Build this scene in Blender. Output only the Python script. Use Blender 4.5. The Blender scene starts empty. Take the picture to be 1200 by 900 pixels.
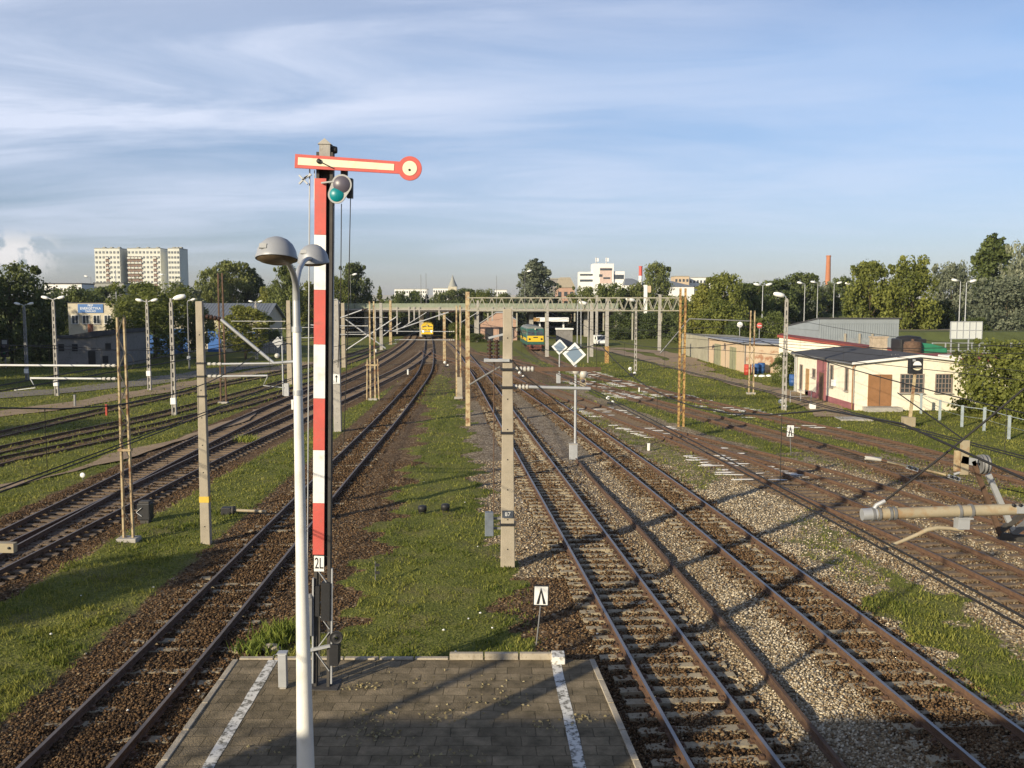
import bpy, math, random
import numpy as np
from mathutils import Vector, Matrix
random.seed(7); RNG = np.random.default_rng(11)
S = bpy.context.scene; COL = S.collection
# ------------------------------------------------------------------ camera, sky, sun, exposure
EYE = 7.9; FPX = 1080.0; PITCH = math.atan(94/1080)
cam = bpy.data.cameras.new('camera'); cam.sensor_width = 36; cam.lens = 36*FPX/1200
cam.clip_start = .1; cam.clip_end = 6000
camo = bpy.data.objects.new('camera', cam); COL.objects.link(camo)
camo.location = (0, 0, EYE); camo.rotation_euler = (math.pi/2-PITCH, 0, 0); S.camera = camo
SUN_EL = math.radians(17.8); SDX, SDY = .67, .742           # the way the light travels over the ground
W = bpy.data.worlds.new('World'); S.world = W; W.use_nodes = True
def build_world():
    nt = W.node_tree; N = nt.nodes; L = nt.links; N.clear()
    out = N.new('ShaderNodeOutputWorld'); bg = N.new('ShaderNodeBackground'); bg.inputs[1].default_value = .1
    sky = N.new('ShaderNodeTexSky'); sky.sky_type = 'NISHITA'; sky.sun_disc = False
    sky.sun_elevation = SUN_EL; sky.sun_rotation = math.atan2(-SDX, -SDY) % (2*math.pi)
    sky.air_density = 1.0; sky.dust_density = .35; sky.ozone_density = 1.6; sky.altitude = 100
    tc = N.new('ShaderNodeTexCoord'); sep = N.new('ShaderNodeSeparateXYZ')
    rp = N.new('ShaderNodeValToRGB'); e = rp.color_ramp.elements; e[0].position = 0; e[0].color = (.545, .56, .79, 1); e[1].position = .24; e[1].color = (.90, .93, 1.08, 1); q = rp.color_ramp.elements.new(.42); q.color = (.62, .68, .88, 1); q = rp.color_ramp.elements.new(.8); q.color = (.42, .50, .72, 1)
    tint = N.new('ShaderNodeMix'); tint.data_type = 'RGBA'; tint.blend_type = 'MULTIPLY'; tint.inputs[0].default_value = 1; L.new(tc.outputs['Generated'], sep.inputs[0])
    def M(op, a, b=None, c=None):
        n = N.new('ShaderNodeMath'); n.operation = op
        for i, x in enumerate((a, b, c)):
            if x is None: continue
            if isinstance(x, (int, float)): n.inputs[i].default_value = x
            else: L.new(x, n.inputs[i])
        return n.outputs[0]
    L.new(sep.outputs[2], rp.inputs[0]); L.new(sky.outputs[0], tint.inputs[6]); L.new(rp.outputs[0], tint.inputs[7])
    zz = M('ADD', M('MAXIMUM', sep.outputs[2], 0.0), .09)
    cmb = N.new('ShaderNodeCombineXYZ'); L.new(M('DIVIDE', sep.outputs[0], zz), cmb.inputs[0]); L.new(M('DIVIDE', sep.outputs[1], zz), cmb.inputs[1])
    def noise(scale, sx, sy, rz, off, det=7, rough=.55, dist=0.0):
        mp = N.new('ShaderNodeMapping'); mp.inputs['Scale'].default_value = (sx, sy, 1); mp.inputs['Rotation'].default_value = (0, 0, rz); mp.inputs['Location'].default_value = off
        L.new(cmb.outputs[0], mp.inputs[0])
        n = N.new('ShaderNodeTexNoise'); n.inputs['Scale'].default_value = scale; n.inputs['Detail'].default_value = det
        n.inputs['Roughness'].default_value = rough; n.inputs['Distortion'].default_value = dist; L.new(mp.outputs[0], n.inputs[0]); return n.outputs[0]
    def mr(x, a, b, c=0., d=1.):
        n = N.new('ShaderNodeMapRange'); n.interpolation_type = 'SMOOTHSTEP'; L.new(x, n.inputs[0])
        for i, q in zip((1, 2, 3, 4), (a, b, c, d)): n.inputs[i].default_value = q
        return n.outputs[0]
    veil = mr(noise(.30, .6, 1.0, .35, (1.7, 4.2, 0), 4, .5, .4), .30, .62)
    streak = mr(noise(.8, .7, 1.5, .22, (7.3, 2.2, 0), 9, .60, .6), .35, .68)
    low = mr(sep.outputs[2], .0, .12)
    left = mr(sep.outputs[0], .60, -.40, .42, 1.)
    up = mr(sep.outputs[2], .10, .34, .62, 1.)
    fac = M('MULTIPLY', M('MULTIPLY', M('MULTIPLY', M('ADD', M('MULTIPLY', veil, .55), M('MULTIPLY', M('MULTIPLY', streak, .75), M('ADD', veil, .30))), low), left), up)
    fac = M('MINIMUM', M('MULTIPLY', M('MULTIPLY', fac, 1.12), mr(sep.outputs[2], .60, .32, .25, 1.)), .92)
    # small fair-weather cumulus low on the far left
    cum = mr(noise(9, 1, 1, 0, (0, 0, 0), 6, .55), .50, .62)
    mix = N.new('ShaderNodeMix'); mix.data_type = 'RGBA'; L.new(fac, mix.inputs['Factor']); L.new(tint.outputs[2], mix.inputs[6])
    mix.inputs[7].default_value = (6.0, 6.55, 7.9, 1)
    az = mr(sep.outputs[0], -.425, -.47)
    n2 = N.new('ShaderNodeTexNoise'); n2.inputs['Scale'].default_value = 70; n2.inputs['Detail'].default_value = 5; L.new(tc.outputs['Generated'], n2.inputs[0])
    band = M('MULTIPLY', mr(sep.outputs[2], .02, .04), mr(sep.outputs[2], .075, .052))
    f2 = M('MULTIPLY', M('MULTIPLY', M('MULTIPLY', mr(n2.outputs[0], .44, .56), band), az), .8)
    mix2 = N.new('ShaderNodeMix'); mix2.data_type = 'RGBA'; L.new(f2, mix2.inputs['Factor']); L.new(mix.outputs[2], mix2.inputs[6]); mix2.inputs[7].default_value = (7.6, 7.3, 7.2, 1)
    L.new(mix2.outputs[2], bg.inputs[0]); L.new(bg.outputs[0], out.inputs[0])
build_world()
sun = bpy.data.lights.new('sun', 'SUN'); sun.energy = 5.0; sun.angle = math.radians(.55); sun.color = (1, .87, .64)
suno = bpy.data.objects.new('sun', sun); COL.objects.link(suno); suno.location = (-30, -30, 40)
suno.rotation_euler = Vector((SDX*math.cos(SUN_EL), SDY*math.cos(SUN_EL), -math.sin(SUN_EL))).to_track_quat('-Z', 'Y').to_euler()
S.view_settings.view_transform = 'Standard'; S.view_settings.look = 'None'; S.view_settings.exposure = 0.36; S.view_settings.gamma = 1
S.render.engine = 'CYCLES'

# ------------------------------------------------------------------ survey helpers: photograph pixel -> point of the place
_c, _s = math.cos(PITCH), math.sin(PITCH)
def ray(px, py):
    x = (px-600)/FPX; y = (450-py)/FPX
    return Vector((x, _c+y*_s, -_s+y*_c))
def G(px, py, z=0.0):
    d = ray(px, py); t = (z-EYE)/d.z
    return Vector((d.x*t, d.y*t, z))
def P(px, py, Y):
    d = ray(px, py); t = Y/d.y
    return Vector((d.x*t, Y, EYE+d.z*t))
def GY(px, Y, z=0.): # ground point in column px at depth Y
    v = P(px, 420, Y); v.z = z; return v
# ------------------------------------------------------------------ materials
def nodes(name):
    m = bpy.data.materials.new(name); m.use_nodes = True
    nt = m.node_tree; b = nt.nodes['Principled BSDF']; return m, nt, b
def mat(name, col, rough=.7, metal=0., var=.25, scale=3., bump=.0, col2=None, mixlo=.45, mixhi=.65, dirt=None, bscale=None, spec=.4):
    m, nt, b = nodes(name); N = nt.nodes; L = nt.links
    tc = N.new('ShaderNodeTexCoord'); n = N.new('ShaderNodeTexNoise'); n.inputs['Scale'].default_value = scale; n.inputs['Detail'].default_value = 8; n.inputs['Roughness'].default_value = .65
    L.new(tc.outputs['Object'], n.inputs[0])
    r = N.new('ShaderNodeValToRGB'); c = Vector(col)
    lo = c*(1-var); hi = c*(1+var)
    if col2 is not None: lo, hi = Vector(col2), c
    r.color_ramp.elements[0].position = mixlo if col2 is not None else .3; r.color_ramp.elements[1].position = mixhi if col2 is not None else .7
    r.color_ramp.elements[0].color = (*lo, 1); r.color_ramp.elements[1].color = (*[min(1, q) for q in hi], 1)
    L.new(n.outputs[0], r.inputs[0]); src = r.outputs[0]
    if dirt is not None:
        n2 = N.new('ShaderNodeTexNoise'); n2.inputs['Scale'].default_value = scale*4; n2.inputs['Detail'].default_value = 6; L.new(tc.outputs['Object'], n2.inputs[0])
        mr = N.new('ShaderNodeMapRange'); L.new(n2.outputs[0], mr.inputs[0]); mr.inputs[1].default_value = .52; mr.inputs[2].default_value = .72; mr.inputs[4].default_value = .8
        mx = N.new('ShaderNodeMix'); mx.data_type = 'RGBA'; L.new(mr.outputs[0], mx.inputs[0]); L.new(src, mx.inputs[6]); mx.inputs[7].default_value = (*dirt, 1); src = mx.outputs[2]
    L.new(src, b.inputs['Base Color']); b.inputs['Roughness'].default_value = rough; b.inputs['Metallic'].default_value = metal
    b.inputs['Specular IOR Level'].default_value = spec
    if bump:
        n3 = N.new('ShaderNodeTexNoise'); n3.inputs['Scale'].default_value = bscale or scale*10; n3.inputs['Detail'].default_value = 6; L.new(tc.outputs['Object'], n3.inputs[0])
        bp = N.new('ShaderNodeBump'); bp.inputs['Strength'].default_value = bump; bp.inputs['Distance'].default_value = .02; L.new(n3.outputs[0], bp.inputs['Height']); L.new(bp.outputs[0], b.inputs['Normal'])
    return m
def emit(name, col, s):
    m, nt, b = nodes(name); b.inputs['Base Color'].default_value = (*col, 1); b.inputs['Emission Color'].default_value = (*col, 1); b.inputs['Emission Strength'].default_value = s; return m
def leafmat(name, dark, light, trans=.35):
    m, nt, b = nodes(name); N = nt.nodes; L = nt.links
    at = N.new('ShaderNodeAttribute'); at.attribute_name = 'tint'
    r = N.new('ShaderNodeValToRGB'); r.color_ramp.elements[0].color = (*dark, 1); r.color_ramp.elements[1].color = (*light, 1); L.new(at.outputs['Fac'], r.inputs[0])
    oi = N.new('ShaderNodeObjectInfo'); hs = N.new('ShaderNodeHueSaturation')
    mr = N.new('ShaderNodeMapRange'); L.new(oi.outputs['Random'], mr.inputs[0]); mr.inputs[3].default_value = .8; mr.inputs[4].default_value = 1.2; L.new(mr.outputs[0], hs.inputs['Value'])
    mr2 = N.new('ShaderNodeMapRange'); L.new(oi.outputs['Random'], mr2.inputs[0]); mr2.inputs[3].default_value = .515; mr2.inputs[4].default_value = .485; L.new(mr2.outputs[0], hs.inputs['Hue'])
    L.new(r.outputs[0], hs.inputs['Color'])
    out = N['Material Output']; tr = N.new('ShaderNodeBsdfTranslucent'); mx = N.new('ShaderNodeMixShader'); mx.inputs[0].default_value = trans
    L.new(hs.outputs[0], b.inputs['Base Color']); L.new(hs.outputs[0], tr.inputs[0]); b.inputs['Roughness'].default_value = .6; b.inputs['Specular IOR Level'].default_value = .25
    L.new(b.outputs[0], mx.inputs[1]); L.new(tr.outputs[0], mx.inputs[2]); L.new(mx.outputs[0], out.inputs[0]); return m
M = {}
M['concrete'] = mat('concrete', (.35, .305, .235), .9, 0, .18, 2.5, .4, dirt=(.34, .29, .22))
M['concrete_grey'] = mat('concrete_grey', (.36, .34, .31), .9, 0, .2, 3, .4, dirt=(.27, .245, .21))
M['galv'] = mat('galvanised_steel', (.42, .43, .44), .5, .35, .12, 4)
M['galv_dark'] = mat('weathered_steel', (.20, .20, .20), .6, .3, .2, 6)
M['black'] = mat('black_paint', (.02, .02, .022), .55, 0, .2, 5)
M['dark_steel'] = mat('dark_lattice_steel', (.06, .055, .05), .7, .1, .3, 5)
M['rust'] = mat('rusty_steel', (.11, .066, .042), .85, 0, .35, 4, .2)
M['rust_yellow'] = mat('flaking_yellow_paint', (.45, .29, .10), .8, 0, 0, 5, .2, col2=(.16, .075, .035), mixlo=.42, mixhi=.56)
M['rust_pale'] = mat('faded_tan_paint', (.46, .37, .22), .8, 0, 0, 3, .2, col2=(.20, .10, .05), mixlo=.38, mixhi=.54)
M['tan'] = mat('tan_painted_tube', (.34, .29, .20), .6, 0, .15, 2.5, .1, dirt=(.28, .17, .08))
M['white'] = mat('white_paint', (.78, .78, .75), .5, 0, .05, 2)
M['white_worn'] = mat('worn_white_paint', (.70, .68, .62), .8, 0, 0, 9, .2, col2=(.16, .15, .12), mixlo=.40, mixhi=.52)
M['lampwhite'] = mat('white_lamp_pole_paint', (.74, .73, .68), .38, 0, .05, 1.2, .05, dirt=(.60, .58, .52))
M['red'] = mat('faded_red_enamel', (.55, .10, .08), .5, 0, .14, 2.2, .05, dirt=(.40, .11, .085))
M['white_enamel'] = mat('white_enamel', (.76, .76, .74), .45, 0, .05, 1.6, .05, dirt=(.60, .56, .50))
M['cream_enamel'] = mat('cream_enamel', (.78, .72, .51), .5, 0, .06, 3, dirt=(.66, .58, .40))
M['grey_plate'] = mat('grey_plate', (.38, .38, .37), .6, 0, .1, 4)
M['teal'] = mat('teal_lens', (.0, .20, .22), .35, 0, .1, 2)
M['lensdark'] = mat('dark_lens', (.10, .09, .115), .35, 0, .1, 2)
M['glass'] = mat('window_glass', (.05, .06, .07), .08, 0, .3, .7, spec=.8)
M['railside'] = mat('rusted_rail_side', (.115, .066, .04), .85, 0, .3, 6)
M['railtop'] = mat('polished_rail_head', (.30, .28, .27), .38, .8, .1, 3)
M['railtop_dull'] = mat('dull_rail_head', (.15, .10, .07), .55, .3, .2, 3)
M['railtop_mid'] = mat('worn_rail_head', (.18, .15, .13), .5, .5, .15, 3)
M['sleeper'] = mat('concrete_sleeper', (.35, .295, .20), .95, 0, .28, 3, .5, dirt=(.14, .10, .06))
M['sleeper_dark'] = mat('oiled_wood_sleeper', (.17, .125, .085), .95, 0, .3, 6, .5, dirt=(.09, .06, .04))
M['wire'] = mat('wire', (.03, .028, .026), .6, .3, .1, 1)
M['insul'] = mat('white_insulator', (.52, .50, .45), .25, 0, .05, 3)
M['insul_brown'] = mat('brown_insulator', (.05, .028, .02), .25, 0, .2, 3)
# ------------------------------------------------------------------ mesh builder
class MB:
    def __init__(s): s.v = []; s.f = []; s.m = []; s.sm = []; s.mi = 0
    def add(s, vs, fs, smooth=False):
        o = len(s.v); s.v += [tuple(q) for q in vs]
        for f in fs: s.f.append([o+i for i in f]); s.m.append(s.mi); s.sm.append(smooth)
        return s
    def box(s, c, d, rz=0., R=None):
        c = Vector(c); h = Vector(d)/2; R = R or Matrix.Rotation(rz, 3, 'Z')
        vs = [c+R@Vector((x*h.x, y*h.y, z*h.z)) for z in (-1, 1) for y in (-1, 1) for x in (-1, 1)]
        return s.add(vs, [(0, 2, 3, 1), (4, 5, 7, 6), (0, 1, 5, 4), (2, 6, 7, 3), (1, 3, 7, 5), (0, 4, 6, 2)])
    def bar(s, a, b, w, h, w2=None, h2=None, side=None):
        a = Vector(a); b = Vector(b); d = (b-a).normalized()
        up = Vector(side) if side else (Vector((0, 0, 1)) if abs(d.z) < .9 else Vector((0, 1, 0)))
        x = d.cross(up).normalized(); y = x.cross(d).normalized(); w2 = w if w2 is None else w2; h2 = h if h2 is None else h2
        vs = []
        for p, ww, hh in ((a, w, h), (b, w2, h2)):
            for i, j in ((-1, -1), (1, -1), (1, 1), (-1, 1)): vs.append(p+x*i*ww/2+y*j*hh/2)
        return s.add(vs, [(3, 2, 1, 0), (4, 5, 6, 7), (0, 1, 5, 4), (1, 2, 6, 5), (2, 3, 7, 6), (3, 0, 4, 7)])
    def tube(s, pts, r, n=8, r2=None, cap=True):
        pts = [Vector(p) for p in pts]; k = len(pts); vs = []; fs = []
        rr = r if isinstance(r, (list, tuple)) else [r+((r2 if r2 is not None else r)-r)*i/(k-1) for i in range(k)]
        px = None
        for i, p in enumerate(pts):
            d = (pts[min(i+1, k-1)]-pts[max(i-1, 0)]).normalized()
            if px is None: px = d.cross(Vector((0, 0, 1)) if abs(d.z) < .9 else Vector((0, 1, 0))).normalized()
            px = (px-d*px.dot(d)).normalized(); py = d.cross(px)
            for j in range(n):
                a = 2*math.pi*j/n; vs.append(p+(px*math.cos(a)+py*math.sin(a))*rr[i])
        for i in range(k-1):
            for j in range(n): fs.append((i*n+j, i*n+(j+1) % n, (i+1)*n+(j+1) % n, (i+1)*n+j))
        s.add(vs, fs, n > 4)
        if cap: s.add(vs[:n], [tuple(range(n))[::-1]]); s.add(vs[-n:], [tuple(range(n))])
        return s
    def lathe(s, c, prof, n=16, axis='Z', R=None):
        c = Vector(c); vs = []; fs = []
        for r, z in prof:
            for j in range(n):
                a = 2*math.pi*j/n; q = Vector((r*math.cos(a), r*math.sin(a), z))
                if axis == 'Y': q = Vector((q.x, q.z, q.y))
                if axis == 'X': q = Vector((q.z, q.x, q.y))
                if R: q = R@q
                vs.append(c+q)
        for i in range(len(prof)-1):
            for j in range(n): fs.append((i*n+j, i*n+(j+1) % n, (i+1)*n+(j+1) % n, (i+1)*n+j))
        return s.add(vs, fs, True)
    def prism(s, outline, d):           # outline: list of points, extruded by vector d
        o = [Vector(p) for p in outline]; d = Vector(d); n = len(o)
        vs = o+[p+d for p in o]
        fs = [tuple(range(n))[::-1], tuple(range(n, 2*n))]+[(i, (i+1) % n, n+(i+1) % n, n+i) for i in range(n)]
        return s.add(vs, fs)
    def insul(s, a, b, r=.07, k=4):     # a string of insulator sheds from a to b
        a = Vector(a); b = Vector(b); s.tube([a, b], r*.45, 8)
        for i in range(k):
            t = (i+.5)/k; q = a.lerp(b, t); e = (b-a)*(.28/k); s.tube([q-e, q+e], r, 10)
        return s
    def build(s, name, mats, parent=None, bevel=0.):
        me = bpy.data.meshes.new(name); me.from_pydata(s.v, [], s.f)
        for q in (mats if isinstance(mats, (list, tuple)) else [mats]): me.materials.append(q)
        me.polygons.foreach_set('material_index', s.m); me.polygons.foreach_set('use_smooth', s.sm); me.update()
        o = bpy.data.objects.new(name, me); COL.objects.link(o)
        if parent: o.parent = parent
        if bevel:
            b = o.modifiers.new('bevel', 'BEVEL'); b.width = bevel; b.segments = 2; b.limit_method = 'ANGLE'; b.angle_limit = math.radians(50)
        return o
def tag(o, label, cat, group=None):
    o['label'] = label; o['category'] = cat
    if group: o['group'] = group
    return o
def thing(name, label, cat, loc=(0, 0, 0), rz=0., group=None):
    o = bpy.data.objects.new(name, None); o.empty_display_size = .3; COL.objects.link(o); o.location = loc; o.rotation_euler = (0, 0, rz)
    return tag(o, label, cat, group)
def kind(o, k): o['kind'] = k; return o
def kids(o): return [c for c in o.children]
def dup(o, parent=None):
    c = o.copy(); COL.objects.link(c)
    if parent: c.parent = parent
    for ch in kids(o): dup(ch, c)
    return c
def text(body, size, m, parent, M4, name='lettering', ext=.003, align='CENTER'):
    cu = bpy.data.curves.new('t', 'FONT'); cu.body = body; cu.size = size; cu.extrude = ext; cu.align_x = align; cu.align_y = 'CENTER'; cu.resolution_u = 3
    to = bpy.data.objects.new('t', cu); COL.objects.link(to); bpy.context.view_layer.update()
    me = bpy.data.meshes.new_from_object(to.evaluated_get(bpy.context.evaluated_depsgraph_get())); me.name = name
    bpy.data.objects.remove(to); me.transform(M4); me.materials.clear(); me.materials.append(m)
    o = bpy.data.objects.new(name, me); COL.objects.link(o); o.parent = parent; return o
def npmesh(name, V, F, mats, tint=None, parent=None, smooth=False):      # V (n,3), F (m,k)
    me = bpy.data.meshes.new(name); k = F.shape[1]
    me.vertices.add(len(V)); me.vertices.foreach_set('co', V.astype(np.float32).ravel())
    me.loops.add(F.size); me.loops.foreach_set('vertex_index', F.astype(np.int32).ravel())
    me.polygons.add(len(F)); me.polygons.foreach_set('loop_start', np.arange(0, F.size, k, dtype=np.int32)); me.polygons.foreach_set('loop_total', np.full(len(F), k, np.int32))
    if smooth: me.polygons.foreach_set('use_smooth', np.ones(len(F), bool))
    for q in (mats if isinstance(mats, (list, tuple)) else [mats]): me.materials.append(q)
    if tint is not None:
        if tint.ndim == 1:
            a = me.attributes.new('tint', 'FLOAT', 'POINT'); a.data.foreach_set('value', tint.astype(np.float32))
        else:
            a = me.attributes.new('mask', 'FLOAT_COLOR', 'POINT'); a.data.foreach_set('color', tint.astype(np.float32).ravel())
    me.update(calc_edges=True); me.validate()
    o = bpy.data.objects.new(name, me); COL.objects.link(o)
    if parent: o.parent = parent
    return o
# ------------------------------------------------------------------ the lie of the tracks (metres: x to the right, y away from the footbridge)
def chaikin(p, k=3):
    p = [np.array(q, float) for q in p]
    for _ in range(k):
        q = [p[0]]
        for a, b in zip(p[:-1], p[1:]): q += [a*.75+b*.25, a*.25+b*.75]
        p = q+[p[-1]]
    return np.array(p)
def resample(p, step):
    d = np.r_[0, np.cumsum(np.hypot(*np.diff(p, axis=0).T))]; t = np.arange(0, d[-1], step)
    return np.c_[np.interp(t, d, p[:, 0]), np.interp(t, d, p[:, 1])]
LINES = {
 'A':  [(-7.4, -8), (-7.5, 16), (-7.75, 28), (-8.1, 42), (-8.35, 58), (-8.8, 74), (-9.7, 101), (-11, 120), (-13.2, 146), (-17.3, 192), (-20.5, 225), (-28, 300)],
 'B':  [(-16.2, -8), (-15.9, 15), (-15.6, 28), (-15.45, 47.7), (-14.8, 62), (-13.7, 88), (-13.1, 110), (-13.3, 130), (-14, 150)],
 'C':  [(-16.2, 4), (-16.2, 20), (-16.8, 32), (-17.8, 55), (-17.9, 77), (-17.5, 94), (-17.6, 125), (-20.4, 182), (-24.3, 230), (-32, 300)],
 'D1': [(-33, 10), (-32, 40), (-30.8, 55), (-30, 70), (-28.6, 86), (-26.4, 106), (-24.7, 133), (-25, 175)],
 'D2': [(-31, 10), (-28.6, 40), (-27.3, 52), (-25.3, 62), (-24.2, 73), (-22.8, 91), (-22, 118), (-22.2, 158)],
 'D3': [(-28.5, 10), (-26.2, 44), (-24.5, 50), (-21.9, 64), (-20.6, 78), (-19.4, 95)],
 'M1': [(5.7, -8), (-10.2, 178), (-19, 225)],
 'M2': [(10.5, -8), (8.55, 16), (6.55, 38), (3.7, 66), (1.25, 86), (-1.3, 104), (-5.3, 127)],
 'M4': [(16.4, -8), (14.9, 15), (14.1, 26), (13.5, 30), (12.5, 36), (11.6, 42), (10.4, 49), (8.4, 58.4), (5.9, 71), (3.2, 84), (.7, 98), (-2.6, 112)],
 'M5': [(18.6, -8), (17.6, 20), (16.8, 30.2), (16.1, 34.1), (14.9, 39.9), (13.6, 44.2), (12.3, 47.7), (10.6, 52), (8.6, 58)],
 'M6': [(21, -8), (20, 20), (19, 34.3), (18.4, 41.8), (17.6, 47.4), (15.9, 53.7), (14.2, 61.4), (11.1, 74), (8.1, 88), (4.7, 101.6), (1.1, 123.7), (-6, 150)],
 'M7': [(25.5, 8), (23.6, 38), (22.4, 44), (20.8, 52.5), (18.3, 61.8), (16.4, 68.3), (13.4, 80.5), (8.6, 103), (5.7, 123.7), (4.0, 150), (3.6, 175)],
 'K':  [(-14.6, 156), (-12.6, 140), (-8.2, 128), (-4.4, 112), (-3.2, 100)],
}
LINE = {k: chaikin(v) for k, v in LINES.items()}
def line_at(k, Y): return float(np.interp(Y, LINE[k][:, 1] if LINE[k][-1, 1] > LINE[k][0, 1] else LINE[k][::-1, 1], LINE[k][:, 0] if LINE[k][-1, 1] > LINE[k][0, 1] else LINE[k][::-1, 0]))
# ------------------------------------------------------------------ ground: one sheet to the horizon
def axis(core_lo, core_hi, step, lo, hi, grow):
    a = list(np.arange(core_lo, core_hi, step)); d = step
    while a[-1] < hi: d *= grow; a.append(a[-1]+d)
    d = step; b = []; x = core_lo
    while x > lo: d *= grow; x -= d; b.append(x)
    return np.array(b[::-1]+a)
gx = axis(-24, 28, .30, -3000, 3000, 1.06); gy = axis(10, 48, .30, -250, 5000, 1.035)
GXX, GYY = np.meshgrid(gx, gy); PX = GXX.ravel(); PY = GYY.ravel()
def seg_dist(px, py, line):
    best = np.full(px.shape, 1e9)
    for (x0, y0), (x1, y1) in zip(line[:-1], line[1:]):
        dx, dy = x1-x0, y1-y0; t = np.clip(((px-x0)*dx+(py-y0)*dy)/(dx*dx+dy*dy+1e-9), 0, 1)
        best = np.minimum(best, np.hypot(px-x0-t*dx, py-y0-t*dy))
    return best
def inpoly(px, py, poly):
    c = np.zeros(px.shape, bool); n = len(poly)
    for i in range(n):
        (x0, y0), (x1, y1) = poly[i], poly[(i+1) % n]
        m = ((y0 > py) != (y1 > py)); xx = (x1-x0)*(py-y0)/((y1-y0) if y1 != y0 else 1e-9)+x0
        c ^= m & (px < xx)
    return c
def wp(pts): return [tuple(G(*p))[:2] for p in pts]
def sstep(x, a, b): t = np.clip((x-a)/(b-a), 0, 1); return t*t*(3-2*t)
def masks(px, py):
    px0, py0 = px, py; wx = .30*np.sin(py*1.13+px*.7)+.22*np.sin(py*2.7-px*1.9)+.12*np.sin(py*6.1+px*3.3); wy = .5*np.sin(px*1.3+py*.4)+.25*np.sin(px*3.7-py*.9)
    near = (np.abs(px) < 60) & (py < 240) & (py > -20)
    D = {k: np.full(px.shape, 99.) for k in LINE}
    for k, l in LINE.items():
        d = np.full(px.shape, 99.); d[near] = seg_dist(px[near], py[near], l[::2] if len(l) > 30 else l); D[k] = d
    g = np.full(px.shape, .86); tone = np.zeros(px.shape)
    # ballast shoulders of each line: (half width fully stone, half width where grass takes over)
    for k, (a, b) in dict(A=(1.6, 2.5), B=(1.7, 2.6), C=(1.6, 2.5), M1=(1.9, 3.3), M2=(2.2, 4), M4=(2.1, 3.3), M5=(1.7, 2.8), M6=(1.0, 1.6), M7=(1.0, 1.7), K=(2.5, 4)).items():
        g = np.minimum(g, sstep(D[k], a, b)*.86+.02)
    for k in ('D1', 'D2', 'D3'): g = np.minimum(g, .40+.46*sstep(D[k], .6, 1.3))
    px = px+wx*1.5; py = py+wy
    # broad stone areas between the lines
    stone = wp([(700, 760), (600, 668), (560, 560), (540, 480), (530, 440), (520, 425), (600, 415), (700, 470), (860, 545), (960, 610), (1010, 680), (1100, 810), (1200, 890), (1200, 1100), (700, 1100)])
    g = np.where(inpoly(px, py, stone), np.minimum(g, .22), g)
    rightst = wp([(1010, 610), (1200, 720), (1200, 560), (960, 520), (900, 540)]); g = np.where(inpoly(px, py, rightst), np.minimum(g, .47), g)
    arust = wp([(395, 740), (455, 640), (490, 560), (505, 480), (515, 430), (490, 425), (440, 520), (250, 700), (0, 900), (0, 1100), (277, 775)])
    g = np.where(inpoly(px, py, arust), np.minimum(g, .12), g)
    foot = wp([(590, 770), (600, 668), (660, 700), (720, 790)]); g = np.where(inpoly(px, py, foot), np.minimum(g, .34), g)
    far = wp([(440, 440), (520, 470), (560, 425), (520, 398), (470, 398)]); g = np.where(inpoly(px, py, far), np.minimum(g, .36), g)
    for poly, v in (([(1020, 690), (1065, 682), (1130, 715), (1200, 775), (1200, 830), (1110, 800), (1050, 740)], .8),
                    ([(598, 446), (640, 446), (780, 506), (850, 560), (820, 575), (720, 510)], .52), ([(690, 462), (760, 481), (900, 531), (960, 548), (905, 522), (800, 494), (705, 466)], .85), ([(685, 444), (780, 468), (850, 488), (930, 508), (1000, 525), (930, 498), (780, 464)], .8), ([(470, 470), (500, 440), (530, 440), (530, 475)], .55),
                    ([(910, 610), (960, 600), (1040, 690), (990, 690)], .46), ([(905, 600), (950, 575), (930, 560), (880, 590)], .25),
                    ([(1070, 790), (1150, 850), (1120, 860), (1060, 810)], .5),
                    ([(400, 768), (590, 768), (592, 680), (575, 620), (553, 540), (540, 470), (508, 470), (482, 550), (440, 650), (396, 722)], 1.3)):
        ins = inpoly(px, py, wp(poly)); g = np.where(ins, np.maximum(g, v), g)
    px, py = px0, py0
    # pale stone right of the first main line, rust brown left of it
    x1 = np.interp(py, LINE['M1'][:, 1], LINE['M1'][:, 0])
    tone = sstep(px-x1, -2.6, 2.2)*.72
    tone = np.where((px-x1 > -3.4) & (px-x1 < 2.4) & (py > 26) & (py < 75), .62, tone)
    tone = np.where(D['M7'] < 2.2, .25, tone); tone = np.where(D['M6'] < 1.6, .22, tone); tone = np.where(D['M4'] < 1.4, .40, tone); tone = np.where((D['M4'] < 1.6) & (py > 44), .18, tone)
    tone = np.where(D['M1'] < 1.25, .24, tone); tone = np.where(D['M2'] < 1.1, .34, tone)
    tone = np.where(py > 90, .12, tone); tone = np.where((D['B'] < 2) | (D['C'] < 2), -.10+.0*tone, tone)
    pink = sstep(py, 24, 40)*sstep(py, 78, 60)*np.exp(-((px-x1-.2)/2.6)**2)
    oil = np.zeros(px.shape)
    for k, w_, a_ in (('B', 1.9, .85), ('C', 1.9, .85), ('A', 1.3, .55), ('M1', 1.2, .45), ('M2', 1.2, .30), ('M4', 1.5, .5), ('M5', 1.4, .4), ('M6', 1.3, .4), ('M7', 1.3, .45)): oil = np.maximum(oil, a_*sstep(D[k], w_, w_*.45))
    D['oil'] = np.clip(oil*(.8+.3*np.sin(px*.9+py*.37)), 0, 1)
    pale_ = inpoly(px0, py0, wp([(780, 560), (880, 570), (960, 600), (1000, 660), (940, 690), (850, 640), (770, 600)])) | inpoly(px0, py0, wp([(840, 690), (900, 700), (1010, 860), (960, 900), (880, 800)])); tone = tone+.28*pale_
    return g, np.clip(tone+.1, 0, 1), pink, D
gm, gt, gp, GD = masks(PX, PY)
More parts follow.
